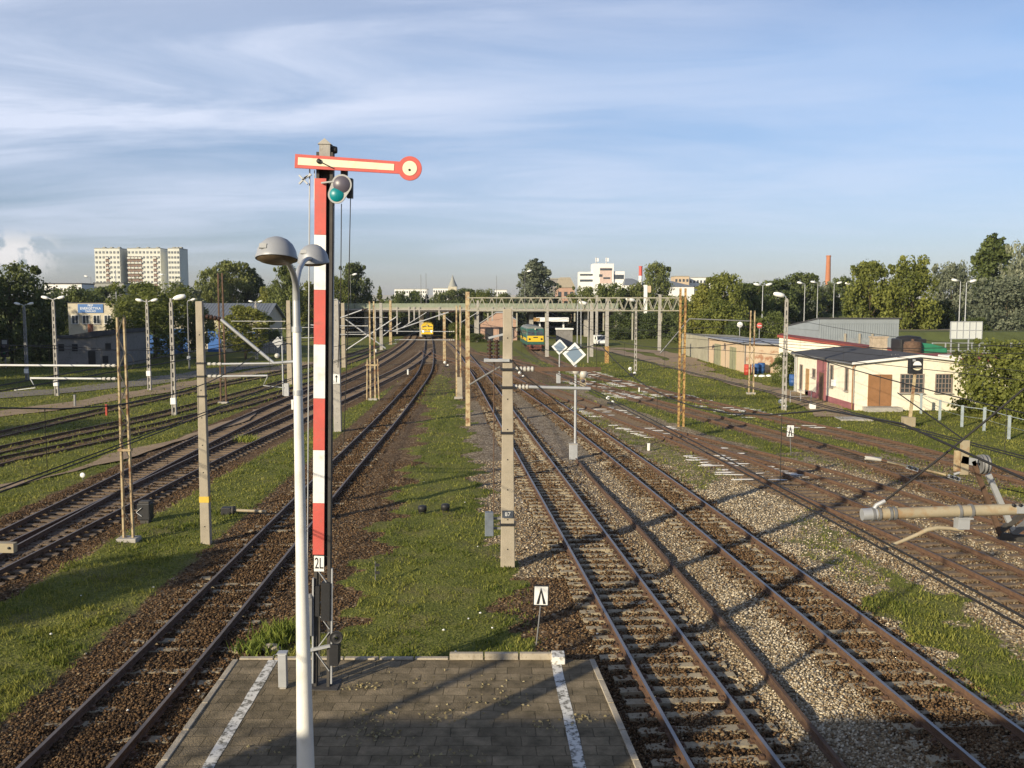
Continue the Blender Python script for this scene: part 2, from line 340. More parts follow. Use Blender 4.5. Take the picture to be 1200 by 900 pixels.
def gz(px, py):          # low lumps of the ground, a few centimetres
    n = .022*np.sin(px*2.3+1.1*np.sin(py*1.7))+.018*np.sin(py*2.9+px*.7)+.012*np.sin(px*5.1-py*4.3)
    return n*np.clip(1-np.hypot(px, py)/400, 0, 1)-.01
dmin = np.min([GD[k] for k in LINE], axis=0)
zz = gz(PX, PY)+np.clip(gm-.4, 0, 1)*.05-.012*(dmin < 1.2)-.055*sstep(GD['M1'], 1.6, 1.0)-.03*sstep(GD['M2'], 1.6, 1.0)
nx, ny = len(gx), len(gy); ii = np.arange((ny-1)*nx).reshape(ny-1, nx)[:, :-1].ravel()
m, nt, b = nodes('ground_cover')
def ground_mat():
    N = nt.nodes; L = nt.links
    at = N.new('ShaderNodeAttribute'); at.attribute_name = 'mask'; sp = N.new('ShaderNodeSeparateColor'); L.new(at.outputs['Color'], sp.inputs[0])
    tc = N.new('ShaderNodeTexCoord')
    def noise(scale, det=6, rough=.6):
        n = N.new('ShaderNodeTexNoise'); n.inputs['Scale'].default_value = scale; n.inputs['Detail'].default_value = det; n.inputs['Roughness'].default_value = rough; L.new(tc.outputs['Object'], n.inputs[0]); return n.outputs[0]
    def ramp(x, *st):
        r = N.new('ShaderNodeValToRGB')
        while len(r.color_ramp.elements) < len(st): r.color_ramp.elements.new(.5)
        for e, (p, c) in zip(r.color_ramp.elements, st): e.position = p; e.color = (*c, 1)
        L.new(x, r.inputs[0]); return r.outputs[0]
    def mix(f, a, c, mode='MIX'):
        x = N.new('ShaderNodeMix'); x.data_type = 'RGBA'; x.blend_type = mode
        if isinstance(f, float): x.inputs[0].default_value = f
        else: L.new(f, x.inputs[0])
        L.new(a, x.inputs[6]); L.new(c, x.inputs[7]) if not isinstance(c, tuple) else setattr(x.inputs[7], 'default_value', (*c, 1)); return x.outputs[2]
    def math_(op, a, c):
        x = N.new('ShaderNodeMath'); x.operation = op
        for i, q in enumerate((a, c)):
            if isinstance(q, (int, float)): x.inputs[i].default_value = q
            else: L.new(q, x.inputs[i])
        return x.outputs[0]
    vo = N.new('ShaderNodeTexVoronoi'); vo.inputs['Scale'].default_value = 16; vo.inputs['Randomness'].default_value = 1; L.new(tc.outputs['Object'], vo.inputs[0])
    vs = N.new('ShaderNodeSeparateColor'); L.new(vo.outputs['Color'], vs.inputs[0])
    rust = ramp(vs.outputs[0], (0., (.045, .028, .016)), (.55, (.13, .076, .038)), (.9, (.225, .145, .075)), (1., (.36, .28, .19)))
    pale = ramp(vs.outputs[0], (0., (.085, .062, .037)), (.4, (.235, .185, .115)), (.8, (.39, .32, .21)), (1., (.62, .55, .42)))
    pink = ramp(vs.outputs[0], (0., (.11, .09, .078)), (.5, (.235, .20, .175)), (1., (.40, .36, .33)))
    stone = mix(math_('ADD', sp.outputs[1], math_('MULTIPLY', math_('SUBTRACT', noise(.5, 4), .5), .5)), rust, pale)
    stone = mix(math_('MULTIPLY', sp.outputs[2], .55), stone, pink)
    stone = mix(math_('MULTIPLY', math_('GREATER_THAN', noise(.9, 5), .56), .35), stone, (.11, .075, .045))
    stone = mix(math_('MULTIPLY', at.outputs['Alpha'], .8), stone, (.038, .026, .018))
    n1 = noise(.55, 5, .6); n2 = noise(9, 6, .7)
    gr = ramp(n2, (.25, (.060, .074, .017)), (.48, (.135, .150, .034)), (.62, (.195, .195, .055)), (.78, (.26, .23, .095)))
    dry = ramp(n2, (.3, (.12, .10, .04)), (.7, (.26, .22, .11)))
    gr = mix(math_('MULTIPLY', math_('MAXIMUM', math_('SUBTRACT', n1, .50), 0.0), 3.2), gr, dry)
    dist = math_('ADD', sp.outputs[0], math_('ADD', math_('MULTIPLY', math_('SUBTRACT', noise(1.1, 7, .7), .5), 1.25), math_('MULTIPLY', math_('SUBTRACT', n2, .5), .5)))
    mr = N.new('ShaderNodeMapRange'); mr.interpolation_type = 'SMOOTHSTEP'; L.new(dist, mr.inputs[0]); mr.inputs[1].default_value = .42; mr.inputs[2].default_value = .62
    L.new(mix(mr.outputs[0], stone, gr), b.inputs['Base Color']); b.inputs['Roughness'].default_value = .95; b.inputs['Specular IOR Level'].default_value = .1
    bp = N.new('ShaderNodeBump'); bp.inputs['Strength'].default_value = .8; bp.inputs['Distance'].default_value = .05
    L.new(math_('ADD', math_('MULTIPLY', vo.outputs['Distance'], -.6), math_('MULTIPLY', n2, 1.2)), bp.inputs['Height']); L.new(bp.outputs[0], b.inputs['Normal'])
ground_mat()
ground = npmesh('ground', np.c_[PX, PY, zz], np.c_[ii, ii+1, ii+nx+1, ii+nx], m, np.c_[gm, gt, gp, GD['oil']], smooth=True)
kind(ground, 'structure')
# ------------------------------------------------------------------ dirt paths
M['dirt'] = mat('trodden_dirt', (.30, .215, .135), .95, 0, .22, 1.2, .5, bscale=18)
M['dirt_grey'] = mat('worn_asphalt', (.19, .165, .135), .95, 0, .2, 1.5, .4, bscale=18)
def path(name, pts, w, m, z):
    p = resample(chaikin([tuple(G(*q))[:2] for q in pts], 3), 1.5); t = np.gradient(p, axis=0); t /= np.hypot(*t.T)[:, None]; n = np.c_[-t[:, 1], t[:, 0]]
    mb = MB(); R = []
    for i in range(len(p)):
        a = p[i]+n[i]*(w/2+.35*math.sin(i*.9)+random.uniform(-.2, .2)); c = p[i]-n[i]*(w/2+.35*math.sin(i*.7+2)+random.uniform(-.2, .2)); R += [(a[0], a[1], z), (p[i][0], p[i][1], z+.01), (c[0], c[1], z)]
    mb.add(R, [q for i in range(len(p)-1) for q in ((3*i, 3*i+1, 3*i+4, 3*i+3), (3*i+1, 3*i+2, 3*i+5, 3*i+4))])
    o = mb.build(name, m); kind(o, 'structure'); return o
path('path', [(690, 407), (722, 412), (760, 420), (820, 438), (880, 452), (940, 466), (985, 490)], 3.2, M['dirt'], .075)
path('path', [(716, 408), (770, 412), (800, 420), (818, 436)], 4.0, M['dirt'], .067)
path('path', [(-150, 505), (0, 486), (100, 473), (200, 455), (300, 436), (370, 424)], 3.4, M['dirt'], .075)
path('road', [(-200, 478), (0, 464), (110, 456), (200, 444), (300, 428)], 5.0, M['dirt_grey'], .075)
path('path', [(-100, 590), (0, 575), (60, 560), (150, 532), (240, 508), (310, 480)], 1.0, M['dirt'], .07)
# ------------------------------------------------------------------ railway tracks
def offset(p, d):
    t = np.gradient(p, axis=0); t /= np.hypot(*t.T)[:, None]; return p+np.c_[t[:, 1], -t[:, 0]]*d
def rail(parent, p, z, top, name='rail', side=None):
    prof = [(-.062, 0), (.062, 0), (.062, .016), (.010, .034), (.010, .110), (.035, .122), (.035, .150), (-.035, .150), (-.035, .122), (-.010, .110), (-.010, .034), (-.062, .016)]
    n = len(prof); t = np.gradient(p, axis=0); t /= np.hypot(*t.T)[:, None]; s = np.c_[t[:, 1], -t[:, 0]]
    mb = MB(); V = []
    for i in range(len(p)):
        for a, c in prof: V.append((p[i, 0]+s[i, 0]*a, p[i, 1]+s[i, 1]*a, z+c))
    F = []; mi = []
    for i in range(len(p)-1):
        for j in range(n): F.append((i*n+j, i*n+(j+1) % n, (i+1)*n+(j+1) % n, (i+1)*n+j)); mi.append(1 if j == 6 else 0)
    F += [tuple(range(n))[::-1], tuple((len(p)-1)*n+j for j in range(n))]; mi += [0, 0]
    mb.add(V, F); mb.m = mi; return mb.build(name, [side or M['railside'], top], parent)
def sleeper_mesh(m, w=.24, l=2.6, top=.05, plates=True, seed=0):
    mb = MB(); r = random.Random(seed); h = .16
    if m is M['sleeper']:    # waisted concrete sleeper
        o = [(-l/2, -w/2), (-.45, -w/2), (-.3, -w*.42), (.3, -w*.42), (.45, -w/2), (l/2, -w/2), (l/2, w/2), (.45, w/2), (.3, w*.42), (-.3, w*.42), (-.45, w/2), (-l/2, w/2)]
    else: o = [(-l/2+r.uniform(-.04, .04), -w/2), (l/2+r.uniform(-.04, .04), -w/2), (l/2, w/2), (-l/2, w/2)]
    mb.prism([(x, y, top-h) for x, y in o], (0, 0, h))
    mb.mi = 1
    if plates:
        for x in (-.7525, .7525):
            mb.box((x, 0, top+.008), (.34, .17, .016))
            for s in (-1, 1): mb.box((x+s*.10, 0, top+.035), (.06, .09, .05))
    ob = mb.build('sleeper', [m, M['railside']], None, .012); me = ob.data; bpy.data.objects.remove(ob); return me
M['sleeper_far'] = mat('ballast_stained_sleeper', (.17, .125, .08), .95, 0, .2, 2)
SLP = {'c': [sleeper_mesh(M['sleeper'], seed=i) for i in range(2)], 'w': [sleeper_mesh(M['sleeper_dark'], seed=i) for i in range(3)]}
TRK = {   # label, category bits, sleeper kind, sleeper top shift, polished?, y range
 'A':  ('polished rails curving left on rust brown ballast beside the semaphore', 'c', -.046, 'railtop_mid', 12),
 'B':  ('dark track right of the leftmost polished pair, joining the semaphore track far off', 'w', -.02, 'railtop_mid', 26),
 'C':  ('dark polished track running farthest left before the grassy sidings begin', 'w', -.02, 'railtop_mid', 26),
 'D1': ('overgrown rusty siding beside the dirt path in front of the dark shed', None, 0, 'railtop_dull', 40),
 'D2': ('overgrown rusty siding in the middle of the three grassy ones on the left', None, 0, 'railtop_dull', 40),
 'D3': ('short overgrown siding in grass next to the thin foot track, nearest of the grassy ones', None, 0, 'railtop_dull', 40),
 'M1': ('straight main track with pale concrete sleepers along the right edge of the platform', 'c', 0, 'railtop', 12),
 'M2': ('main track with polished rails on pale gravel, right of the loose spare rail', 'c', -.022, 'railtop', 12),
 'M4': ('brown track with dark sleepers splashed white beyond the clearing of pale gravel', 'w', 0, 'railtop_dull', 20),
 'M5': ('brown track branching right out of the white splashed one', 'w', -.015, 'railtop_dull', 26),
 'M6': ('rusty track between two grass strips behind the far white marker board', 'w', -.055, 'railtop_dull', 30),
 'M7': ('rusty track nearest to the cream workshop, leading to the green locomotive', 'w', -.045, 'railtop_dull', 30),
 'K':  ('short crossover track in front of the yellow train', 'w', -.03, 'railtop_dull', 90),
}
for k, (lab, sk, dz, top, y0) in TRK.items():
    p = resample(LINE[k], .8)
    root = thing('railway_track', lab, 'railway track', (float(p[0, 0]), float(p[0, 1]), 0), group='railway tracks in the yard'); o2 = np.array(root.location[:2])
    zr = .062+dz if sk else -.035
    for s in (-1, 1): rail(root, offset(p, s*.7525)-o2, zr, M[top])
    if sk:
        q = resample(LINE[k], .62 if k != 'M1' else .60); t = np.gradient(q, axis=0); ang = np.arctan2(t[:, 1], t[:, 0])-math.pi/2
        idx = [i for i in range(len(q)) if q[i, 1] > y0-1]; idx.sort(key=lambda i: q[i, 1])
        rest = MB()
        for c, i in enumerate(idx):
            jx, ja, jz = random.uniform(-.04, .04), random.uniform(-.012, .012), random.uniform(-.015, .008)
            if c < 100:
                ob = bpy.data.objects.new('sleeper', random.choice(SLP[sk])); COL.objects.link(ob); ob.parent = root
                ob.location = (q[i, 0]-o2[0]+jx, q[i, 1]-o2[1], dz+jz); ob.rotation_euler = (random.uniform(-.01, .01), random.uniform(-.006, .006), ang[i]+ja)
            else: rest.box((q[i, 0]-o2[0], q[i, 1]-o2[1], dz-.05), (2.6, .24, .16), ang[i])
        if rest.v: kind(rest.build('far_sleepers', M['sleeper_far'] if sk == 'c' else M['sleeper_dark'], root), 'stuff')
# the loose rail lying on the gravel between the two main tracks
sp_ = np.array([tuple(G(*q))[:2] for q in ((675, 541), (700, 572), (737, 610), (795, 677), (863, 753), (910, 810), (985, 905), (1060, 1000))]); sp_ = resample(chaikin(sp_, 2), .8)
root = rail(None, sp_-sp_[0], 0.03, M['rust'], 'spare_rail', M['rust']); root.location = (*sp_[0], 0); tag(root, 'loose rusty rail lying on the gravel between the two main tracks', 'rail')
# ------------------------------------------------------------------ station platform
PZ = .40
m, nt, b = nodes('worn_paving_slabs')
def pave():
    N = nt.nodes; L = nt.links; tc = N.new('ShaderNodeTexCoord')
    br = N.new('ShaderNodeTexBrick'); br.inputs['Scale'].default_value = 1; br.inputs['Brick Width'].default_value = .5; br.inputs['Row Height'].default_value = .34; br.inputs['Mortar Size'].default_value = .010; br.inputs['Mortar Smooth'].default_value = .5
    br.inputs['Color1'].default_value = (.165, .135, .092, 1); br.inputs['Color2'].default_value = (.25, .205, .142, 1); br.inputs['Mortar'].default_value = (.10, .082, .052, 1); br.inputs['Bias'].default_value = 0; br.offset = .5
    n0 = N.new('ShaderNodeTexNoise'); n0.inputs['Scale'].default_value = 1.6; n0.inputs['Detail'].default_value = 4; L.new(tc.outputs['Object'], n0.inputs[0])
    va = N.new('ShaderNodeVectorMath'); va.operation = 'SCALE'; L.new(n0.outputs['Color'], va.inputs[0]); va.inputs['Scale'].default_value = .13
    vb = N.new('ShaderNodeVectorMath'); L.new(tc.outputs['Object'], vb.inputs[0]); L.new(va.outputs[0], vb.inputs[1]); L.new(vb.outputs[0], br.inputs[0])
    n = N.new('ShaderNodeTexNoise'); n.inputs['Scale'].default_value = 2.2; n.inputs['Detail'].default_value = 9; n.inputs['Roughness'].default_value = .7; L.new(tc.outputs['Object'], n.inputs[0])
    r = N.new('ShaderNodeValToRGB'); r.color_ramp.elements[0].position = .3; r.color_ramp.elements[0].color = (.42, .42, .36, 1); r.color_ramp.elements[1].position = .68; r.color_ramp.elements[1].color = (1.35, 1.3, 1.2, 1); L.new(n.outputs[0], r.inputs[0])
    mx = N.new('ShaderNodeMix'); mx.data_type = 'RGBA'; mx.blend_type = 'MULTIPLY'; mx.inputs[0].default_value = 1; L.new(br.outputs[0], mx.inputs[6]); L.new(r.outputs[0], mx.inputs[7])
    L.new(mx.outputs[2], b.inputs['Base Color']); b.inputs['Roughness'].default_value = .92; b.inputs['Specular IOR Level'].default_value = .2
    n3 = N.new('ShaderNodeTexNoise'); n3.inputs['Scale'].default_value = 30; n3.inputs['Detail'].default_value = 6; L.new(tc.outputs['Object'], n3.inputs[0])
    ad = N.new('ShaderNodeMath'); ad.operation = 'MULTIPLY_ADD'; L.new(br.outputs['Fac'], ad.inputs[0]); ad.inputs[1].default_value = -1.2; L.new(n3.outputs[0], ad.inputs[2])
    bp = N.new('ShaderNodeBump'); bp.inputs['Strength'].default_value = .7; bp.inputs['Distance'].default_value = .025; L.new(ad.outputs[0], bp.inputs['Height']); L.new(bp.outputs[0], b.inputs['Normal'])
pave(); M['pave'] = m
PR0, PR1, PL0, PL1 = G(690, 770, PZ), G(745, 900, PZ), G(277, 776, PZ), G(190, 900, PZ)
def ext(a, c, y): t = (y-a.y)/(c.y-a.y); return Vector((a.x+(c.x-a.x)*t, y, a.z))
PRb, PLb = ext(PR0, PR1, 1.5), ext(PL0, PL1, 1.5); YE = (PR0.y+PL0.y)/2; PR0.y = PL0.y = YE
root = thing('station_platform', 'low platform of worn paving slabs with white edge lines', 'platform', (PR0.x-2.9, YE, 0)); o3 = root.location
def loc(v): return Vector(v)-o3
mb = MB(); mb.prism([loc((q.x, q.y, -.1)) for q in (PRb, PR0, PL0, PLb)], (0, 0, PZ-.005+.1)); mb.build('deck', M['pave'], root)
def strip(name, a0, a1, c0, c1, z, h, m, bev=0):      # a strip between two lines a (outer) and c (inner)
    mb = MB(); mb.prism([loc((q.x, q.y, z-h)) for q in (a0, a1, c1, c0)], (0, 0, h)); return mb.build(name, m, root, bev)
def sh(v, dx, dy=0): return Vector((v.x+dx, v.y+dy, v.z))
M['edging'] = mat('edge_stone', (.40, .35, .27), .9, 0, .25, 3, .4, dirt=(.2, .16, .11))
for s, (f, n_) in ((1, (PR0, PRb)), (-1, (PL0, PLb))):
    k = 16
    for i in range(k):
        a = f.lerp(n_, i/k); c = f.lerp(n_, (i+1)/k-.002)
        strip('edge_stone', sh(a, s*.115), sh(c, s*.115), sh(a, 0), sh(c, 0), PZ+.018+random.uniform(-.006, .006), .3, M['edging'], .01)
for i in range(9):      # low upstand at the platform's end
    x0 = PL0.x+.02+i*(PR0.x-PL0.x-.75)/9; x1 = PL0.x+(i+1)*(PR0.x-PL0.x-.75)/9; hgt = .13 if i >= 6 else .03
    mb = MB(); mb.prism([loc((x0, YE, 0)), loc((x1-.012, YE, 0)), loc((x1-.012, YE+.12, 0)), loc((x0, YE+.12, 0))], (0, 0, PZ+hgt)); mb.build('end_stone', M['edging'], root, .012)
mb = MB(); mb.prism([loc((x, y, 0)) for x, y in ((G(646, 770, PZ).x, YE-.25), (G(661, 770, PZ).x, YE-.25), (G(661, 770, PZ).x, YE+.13), (G(646, 770, PZ).x, YE+.13))], (0, 0, PZ+.15)); mb.build('end_block', M['white_worn'], root, .012)
def wline(pa, pb, w):
    a = G(*pa, PZ); c = G(*pb, PZ); a, c = ext(a, c, YE-.02), ext(a, c, 2.)
    mb = MB(); n_ = 40; V = []
    for i in range(n_+1):
        q = loc(a.lerp(c, i/n_)); V += [(q.x-w/2+random.uniform(-.012, .012), q.y, PZ+.002), (q.x+w/2+random.uniform(-.012, .012), q.y, PZ+.002)]
    mb.add(V, [(2*i+1, 2*i, 2*i+2, 2*i+3) for i in range(n_)]); mb.build('painted_line', M['white_worn'], root)
wline((650.5, 772), (680, 900), .21); wline((316, 780), (243, 900), .20)
# ------------------------------------------------------------------ grass, weeds and loose stones near the footbridge
PLAT = [tuple(q)[:2] for q in (PRb, PR0, PL0, PLb)]
def scatter(n, y0, y1, xlo, xhi):
    u = RNG.random(n); y = y0*(y1/y0)**u; x = RNG.uniform(xlo, xhi, n)*y; return x, y
def grass():
    x, y = scatter(620000, 14.5, 125, -.62, .62); g, t, p, D = masks(x, y)
    nz = .5+.30*np.sin(x*1.9+np.sin(y*1.3)*2)*np.sin(y*1.6+x*.5)+.28*np.sin(x*5.3+y*3.1)*np.sin(y*4.7-x*2.2)
    dm = np.min([D[k] for k in ('A', 'B', 'C', 'M1', 'M2', 'M4', 'M5')], axis=0)
    keep = (RNG.random(len(x)) < np.clip((g-.26)*1.7, 0, 1)*np.clip(nz*1.3, .45, 1)) & ~inpoly(x, y, [(q[0]+math.copysign(.15, q[0]+3), q[1]+.2) for q in PLAT]) & (dm > .95)
    x, y, g, nz = x[keep], y[keep], g[keep], nz[keep]; n = len(x)
    h = (.022+.065*RNG.random(n)**2)*(.55+.8*np.clip(nz, 0, 1))*(1+y/90); w = h*.36+.0005*y
    a = RNG.uniform(0, 2*np.pi, n); lean = RNG.uniform(.1, .8, n)*h; b_ = RNG.uniform(0, 2*np.pi, n); z0 = gz(x, y)+.03
    V = np.empty((n, 3, 3)); V[:, 0] = np.c_[x-np.cos(a)*w/2, y-np.sin(a)*w/2, z0]; V[:, 1] = np.c_[x+np.cos(a)*w/2, y+np.sin(a)*w/2, z0]; V[:, 2] = np.c_[x+np.cos(b_)*lean, y+np.sin(b_)*lean, z0+h]
    dryf = np.clip(.5+.5*np.sin(x*.8+2*np.sin(y*.45)), 0, 1)
    pt_ = .5+.5*np.sin(x*2.7+1.5*np.sin(y*2.1))*np.sin(y*1.9-x*.8); ti = np.clip(.12+.34*dryf+.34*pt_+RNG.normal(0, .2, n), 0, 1)
    m_ = leafmat('grass_blade', (.066, .103, .012), (.33, .32, .072), .42)
    o = npmesh('grass', V.reshape(-1, 3), np.arange(3*n).reshape(-1, 3), m_, np.repeat(ti, 3)); kind(o, 'stuff')
grass()
def stones():
    x, y = scatter(150000, 14.3, 46, -.6, .62); g, t, p, D = masks(x, y)
    keep = (RNG.random(len(x)) < np.clip(1.1-g*1.6, 0, 1)) & ~inpoly(x, y, [(q[0]+math.copysign(.18, q[0]+3), q[1]+.3) for q in PLAT])
    x, y, t, p = x[keep], y[keep], t[keep], p[keep]; n = len(x); s = RNG.uniform(.016, .036, n)*(1+y/70)
    O = np.array([(1, 0, 0), (-1, 0, 0), (0, 1, 0), (0, -1, 0), (0, 0, 1), (0, 0, -1)], float); a = RNG.uniform(0, 6.28, n)
    V = O[None]*s[:, None, None]*RNG.uniform(.6, 1.3, (n, 6, 1)); V[:, :, 2] *= .75
    c, sn = np.cos(a)[:, None], np.sin(a)[:, None]; X = V[:, :, 0]*c-V[:, :, 1]*sn+V[:, :, 2]*.4; Yv = V[:, :, 0]*sn+V[:, :, 1]*c; V[:, :, 0], V[:, :, 1] = X, Yv
    V += np.c_[x, y, gz(x, y)+.008][:, None]
    F = np.array([(0, 2, 4), (2, 1, 4), (1, 3, 4), (3, 0, 4), (2, 0, 5), (1, 2, 5), (3, 1, 5), (0, 3, 5)])
    ti = np.clip(t*.62+.10*p+RNG.normal(.13, .17, n)-.12*D['oil'][keep], 0, 1)
    mm, nt2, bb = nodes('ballast_stone'); N = nt2.nodes; at = N.new('ShaderNodeAttribute'); at.attribute_name = 'tint'; r = N.new('ShaderNodeValToRGB')
    for q in range(2): r.color_ramp.elements.new(.5)
    for e, (po, cc) in zip(r.color_ramp.elements, ((0, (.045, .029, .017)), (.32, (.155, .092, .046)), (.65, (.29, .225, .137)), (1, (.64, .56, .42)))): e.position = po; e.color = (*cc, 1)
    nt2.links.new(at.outputs['Fac'], r.inputs[0]); nt2.links.new(r.outputs[0], bb.inputs['Base Color']); bb.inputs['Roughness'].default_value = .95; bb.inputs['Specular IOR Level'].default_value = .15
    o = npmesh('ballast_stones', V.reshape(-1, 3), (F[None]+6*np.arange(n)[:, None, None]).reshape(-1, 3), mm, np.repeat(ti, 6)); kind(o, 'stuff')
stones()
def fouling():     # stones and dirt kicked up over the sleepers between and beside the rails
    VV = []; TT = []
    for k, y0, y1, n, top_ in (('A', 14, 120, 46000, .035), ('M1', 14, 115, 34000, .064), ('M2', 14, 100, 38000, .056)):
        y = y0*(y1/y0)**RNG.random(n); off = RNG.normal(0, 1, n)*.30; off = np.where(RNG.random(n) < .6, off, RNG.choice([-1., 1.], n)*(1.12+RNG.normal(0, .16, n))); x = np.interp(y, LINE[k][:, 1], LINE[k][:, 0])+off
        nz = .5+.5*np.sin(x*2.3+y*1.1+np.sin(y*.61)*2)*np.sin(y*1.7-x*1.3); kp = (RNG.random(n) < .15+.85*nz) & ~inpoly(x, y, [(q[0]+math.copysign(.15, q[0]+3), q[1]+.2) for q in PLAT]); x, y, nz = x[kp], y[kp], nz[kp]; n = len(x)
        s = RNG.uniform(.016, .036, n)*(1+y/70); O = np.array([(1, 0, 0), (-1, 0, 0), (0, 1, 0), (0, -1, 0), (0, 0, 1), (0, 0, -1)], float)
        V = O[None]*s[:, None, None]*RNG.uniform(.6, 1.3, (n, 6, 1)); V[:, :, 2] *= .8; V += np.c_[x, y, RNG.uniform(-.02, top_, n)][:, None]; VV.append(V.reshape(-1, 3))
        TT.append(np.repeat(np.clip((.16 if k == 'A' else .24)+RNG.normal(0, .12, n), 0, 1), 6))
    V = np.concatenate(VV); n = len(V)//6; F = np.array([(0, 2, 4), (2, 1, 4), (1, 3, 4), (3, 0, 4), (2, 0, 5), (1, 2, 5), (3, 1, 5), (0, 3, 5)])
    o = npmesh('ballast_stones', V, (F[None]+6*np.arange(n)[:, None, None]).reshape(-1, 3), bpy.data.materials['ballast_stone'], np.concatenate(TT)); kind(o, 'stuff')
fouling()
def lime():     # white lime spilled on sleeper ends along two tracks
    mb = MB(); r = random.Random(4)
    def blob(x, y, a, z=.055):
        n = 9; L_ = r.uniform(.3, .8); w_ = r.uniform(.09, .2)
        mb.prism([(x+math.cos(q*6.283/n)*L_*r.uniform(.6, 1)*math.cos(a)-math.sin(q*6.283/n)*w_*r.uniform(.5, 1.2)*math.sin(a), y+math.cos(q*6.283/n)*L_*r.uniform(.6, 1)*math.sin(a)+math.sin(q*6.283/n)*w_*r.uniform(.5, 1.2)*math.cos(a), z) for q in range(n)], (0, 0, .02))
    for k, y0, y1, pr in (('M4', 40, 70, 1.1), ('M7', 58, 112, .9), ('M6', 74, 96, .9)):
        q = resample(LINE[k], .62)
        for x, y in q:
            if y0 < y < y1:
                dens = .5+.5*math.sin(y*.55+len(k))
                for s in (-1.35, -.35, .3, 1.3):
                    if r.random() < pr*dens*(.9 if abs(s) > 1 else .45): blob(x+s+r.uniform(-.2, .2), y+r.uniform(-.25, .25), r.uniform(-.15, .15), .02 if abs(s) > 1 else .03)
    o = mb.build('white_lime', mat('white_lime', (.72, .70, .66), .9, 0, .1, 3)); kind(o, 'stuff')
lime()
# ------------------------------------------------------------------ trees: trunk with limbs, crown of leaf-sized faces in clumps
LEAF = {
 'green':  leafmat('leaf_green', (.078, .102, .028), (.235, .265, .078), .4),
 'yellow': leafmat('leaf_yellow_green', (.095, .117, .024), (.285, .300, .070), .4),
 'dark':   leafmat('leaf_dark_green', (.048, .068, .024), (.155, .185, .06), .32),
 'silver': leafmat('leaf_silver_green', (.110, .130, .080), (.31, .33, .22), .33),
 'pine':   leafmat('needle_green', (.020, .042, .018), (.070, .105, .040), .2),
}
M['bark'] = mat('bark', (.10, .075, .05), .95, 0, .3, 3, .5)
def crown_proto(shape, seed, H=10., Wd=8., nc=60, per=75, leaf=.42, base=.18):
    r = np.random.default_rng(seed); C = []
    def env(t):     # crown radius at height fraction t of the crown
        if shape == 'round': return max(0, math.sin(math.pi*min(1, .10+.88*t))**.6)
        if shape == 'tall': return max(0, math.sin(math.pi*min(1, .12+.86*t))**.75)*(1-.25*t)
        if shape == 'cone': return (1-t)**.85*.98+.03
        if shape == 'bush': return max(0, math.cos(t*1.45))**.45
        if shape == 'spread': return max(0, math.sin(math.pi*min(1, .22+.74*t))**.5)
        if shape == 'willow': return max(0, math.cos((t-.35)*1.9))**.5
    z0 = H*base; L = H-z0; tot = 0; V = []; T = []
    for i in range(nc):
        t = r.random()*.96; e = env(t); a = r.uniform(0, 2*math.pi); q = r.uniform(.06, 1.0)**.5
        R = Wd/2*e*(.86+.20*math.sin(3*a+seed+5*t)*math.sin(2*a+seed*2))
        sprig = r.random() < .16
        if sprig: q = r.uniform(1.0, 1.22); t = min(1.02, t+.05)
        C.append((math.cos(a)*R*q, math.sin(a)*R*q, z0+L*t*.97, Wd*r.uniform(.09, .17)*(.55+.55*e)*(.7 if shape == 'cone' else 1)*(.45 if sprig else 1)))
    for cx, cy, cz, cr in C:
        n = int(per*r.uniform(.6, 1.4)); d = r.normal(size=(n, 3)); d /= np.linalg.norm(d, axis=1)[:, None]
        p = d*(cr*r.random(n)**.35)[:, None]; p[:, 2] *= 1.5 if shape == 'willow' else .8
        p += (cx, cy, cz); p[:, 2] = np.maximum(p[:, 2], .05)
        nrm = d*.8+r.normal(size=(n, 3))*.6+(0, 0, .35); nrm /= np.linalg.norm(nrm, axis=1)[:, None]
        u = np.cross(nrm, r.normal(size=(n, 3))); u /= np.linalg.norm(u, axis=1)[:, None]; w = np.cross(nrm, u)
        s = leaf*r.uniform(.5, 1.15, n)[:, None]; asp = .35 if shape == 'willow' else .62
        V.append(np.stack([p-u*s*.5, p-w*s*asp*.5+nrm*s*.08, p+u*s*.5, p+w*s*asp*.5-nrm*s*.08], 1))
        T.append(np.clip(r.normal(.45, .22)+r.normal(0, .14, n), 0, 1))
    V = np.concatenate(V).reshape(-1, 3); T = np.repeat(np.concatenate(T), 4)
    o = npmesh('crown', V, np.arange(len(V)).reshape(-1, 4), LEAF['green'], T); me = o.data; bpy.data.objects.remove(o)
    tb = MB(); top = z0+L*(.8 if shape != 'bush' else .4)
    tb.tube([(0, 0, -.3), (.05, .03, z0), (.1*Wd*.1, -.05, z0+L*.4), (0, 0, top)], [H*.022, H*.018, H*.012, H*.003], 7)
    for i in range(9):
        c = C[r.integers(len(C))]; z = min(c[2]*.75, top*.9); tb.tube([(0, 0, max(.3, z*.7)), (c[0]*.45, c[1]*.45, z*.95), c[:3]], [H*.009, H*.006, H*.002], 5, cap=False)
    o = tb.build('trunk', M['bark']); tm = o.data; bpy.data.objects.remove(o)
    return me, tm
PROTO = {}
for k, a in {'round': dict(H=10, Wd=8.5, nc=115, per=80, leaf=.46), 'tall': dict(H=10, Wd=4.8, nc=190, per=65, leaf=.34), 'cone': dict(H=10, Wd=5, nc=110, per=60, leaf=.36, base=.08), 'bush': dict(H=10, Wd=13, nc=110, per=85, leaf=.60, base=.02),
             'spread': dict(H=10, Wd=11, nc=130, per=80, leaf=.48, base=.14), 'willow': dict(H=10, Wd=8.5, nc=95, per=85, leaf=.5, base=.08)}.items():
    PROTO[k] = [crown_proto(k, 10*i+len(k), **a)+(a['H'], a['Wd']) for i in range(3)]
_tn = [0]
_lm = {}
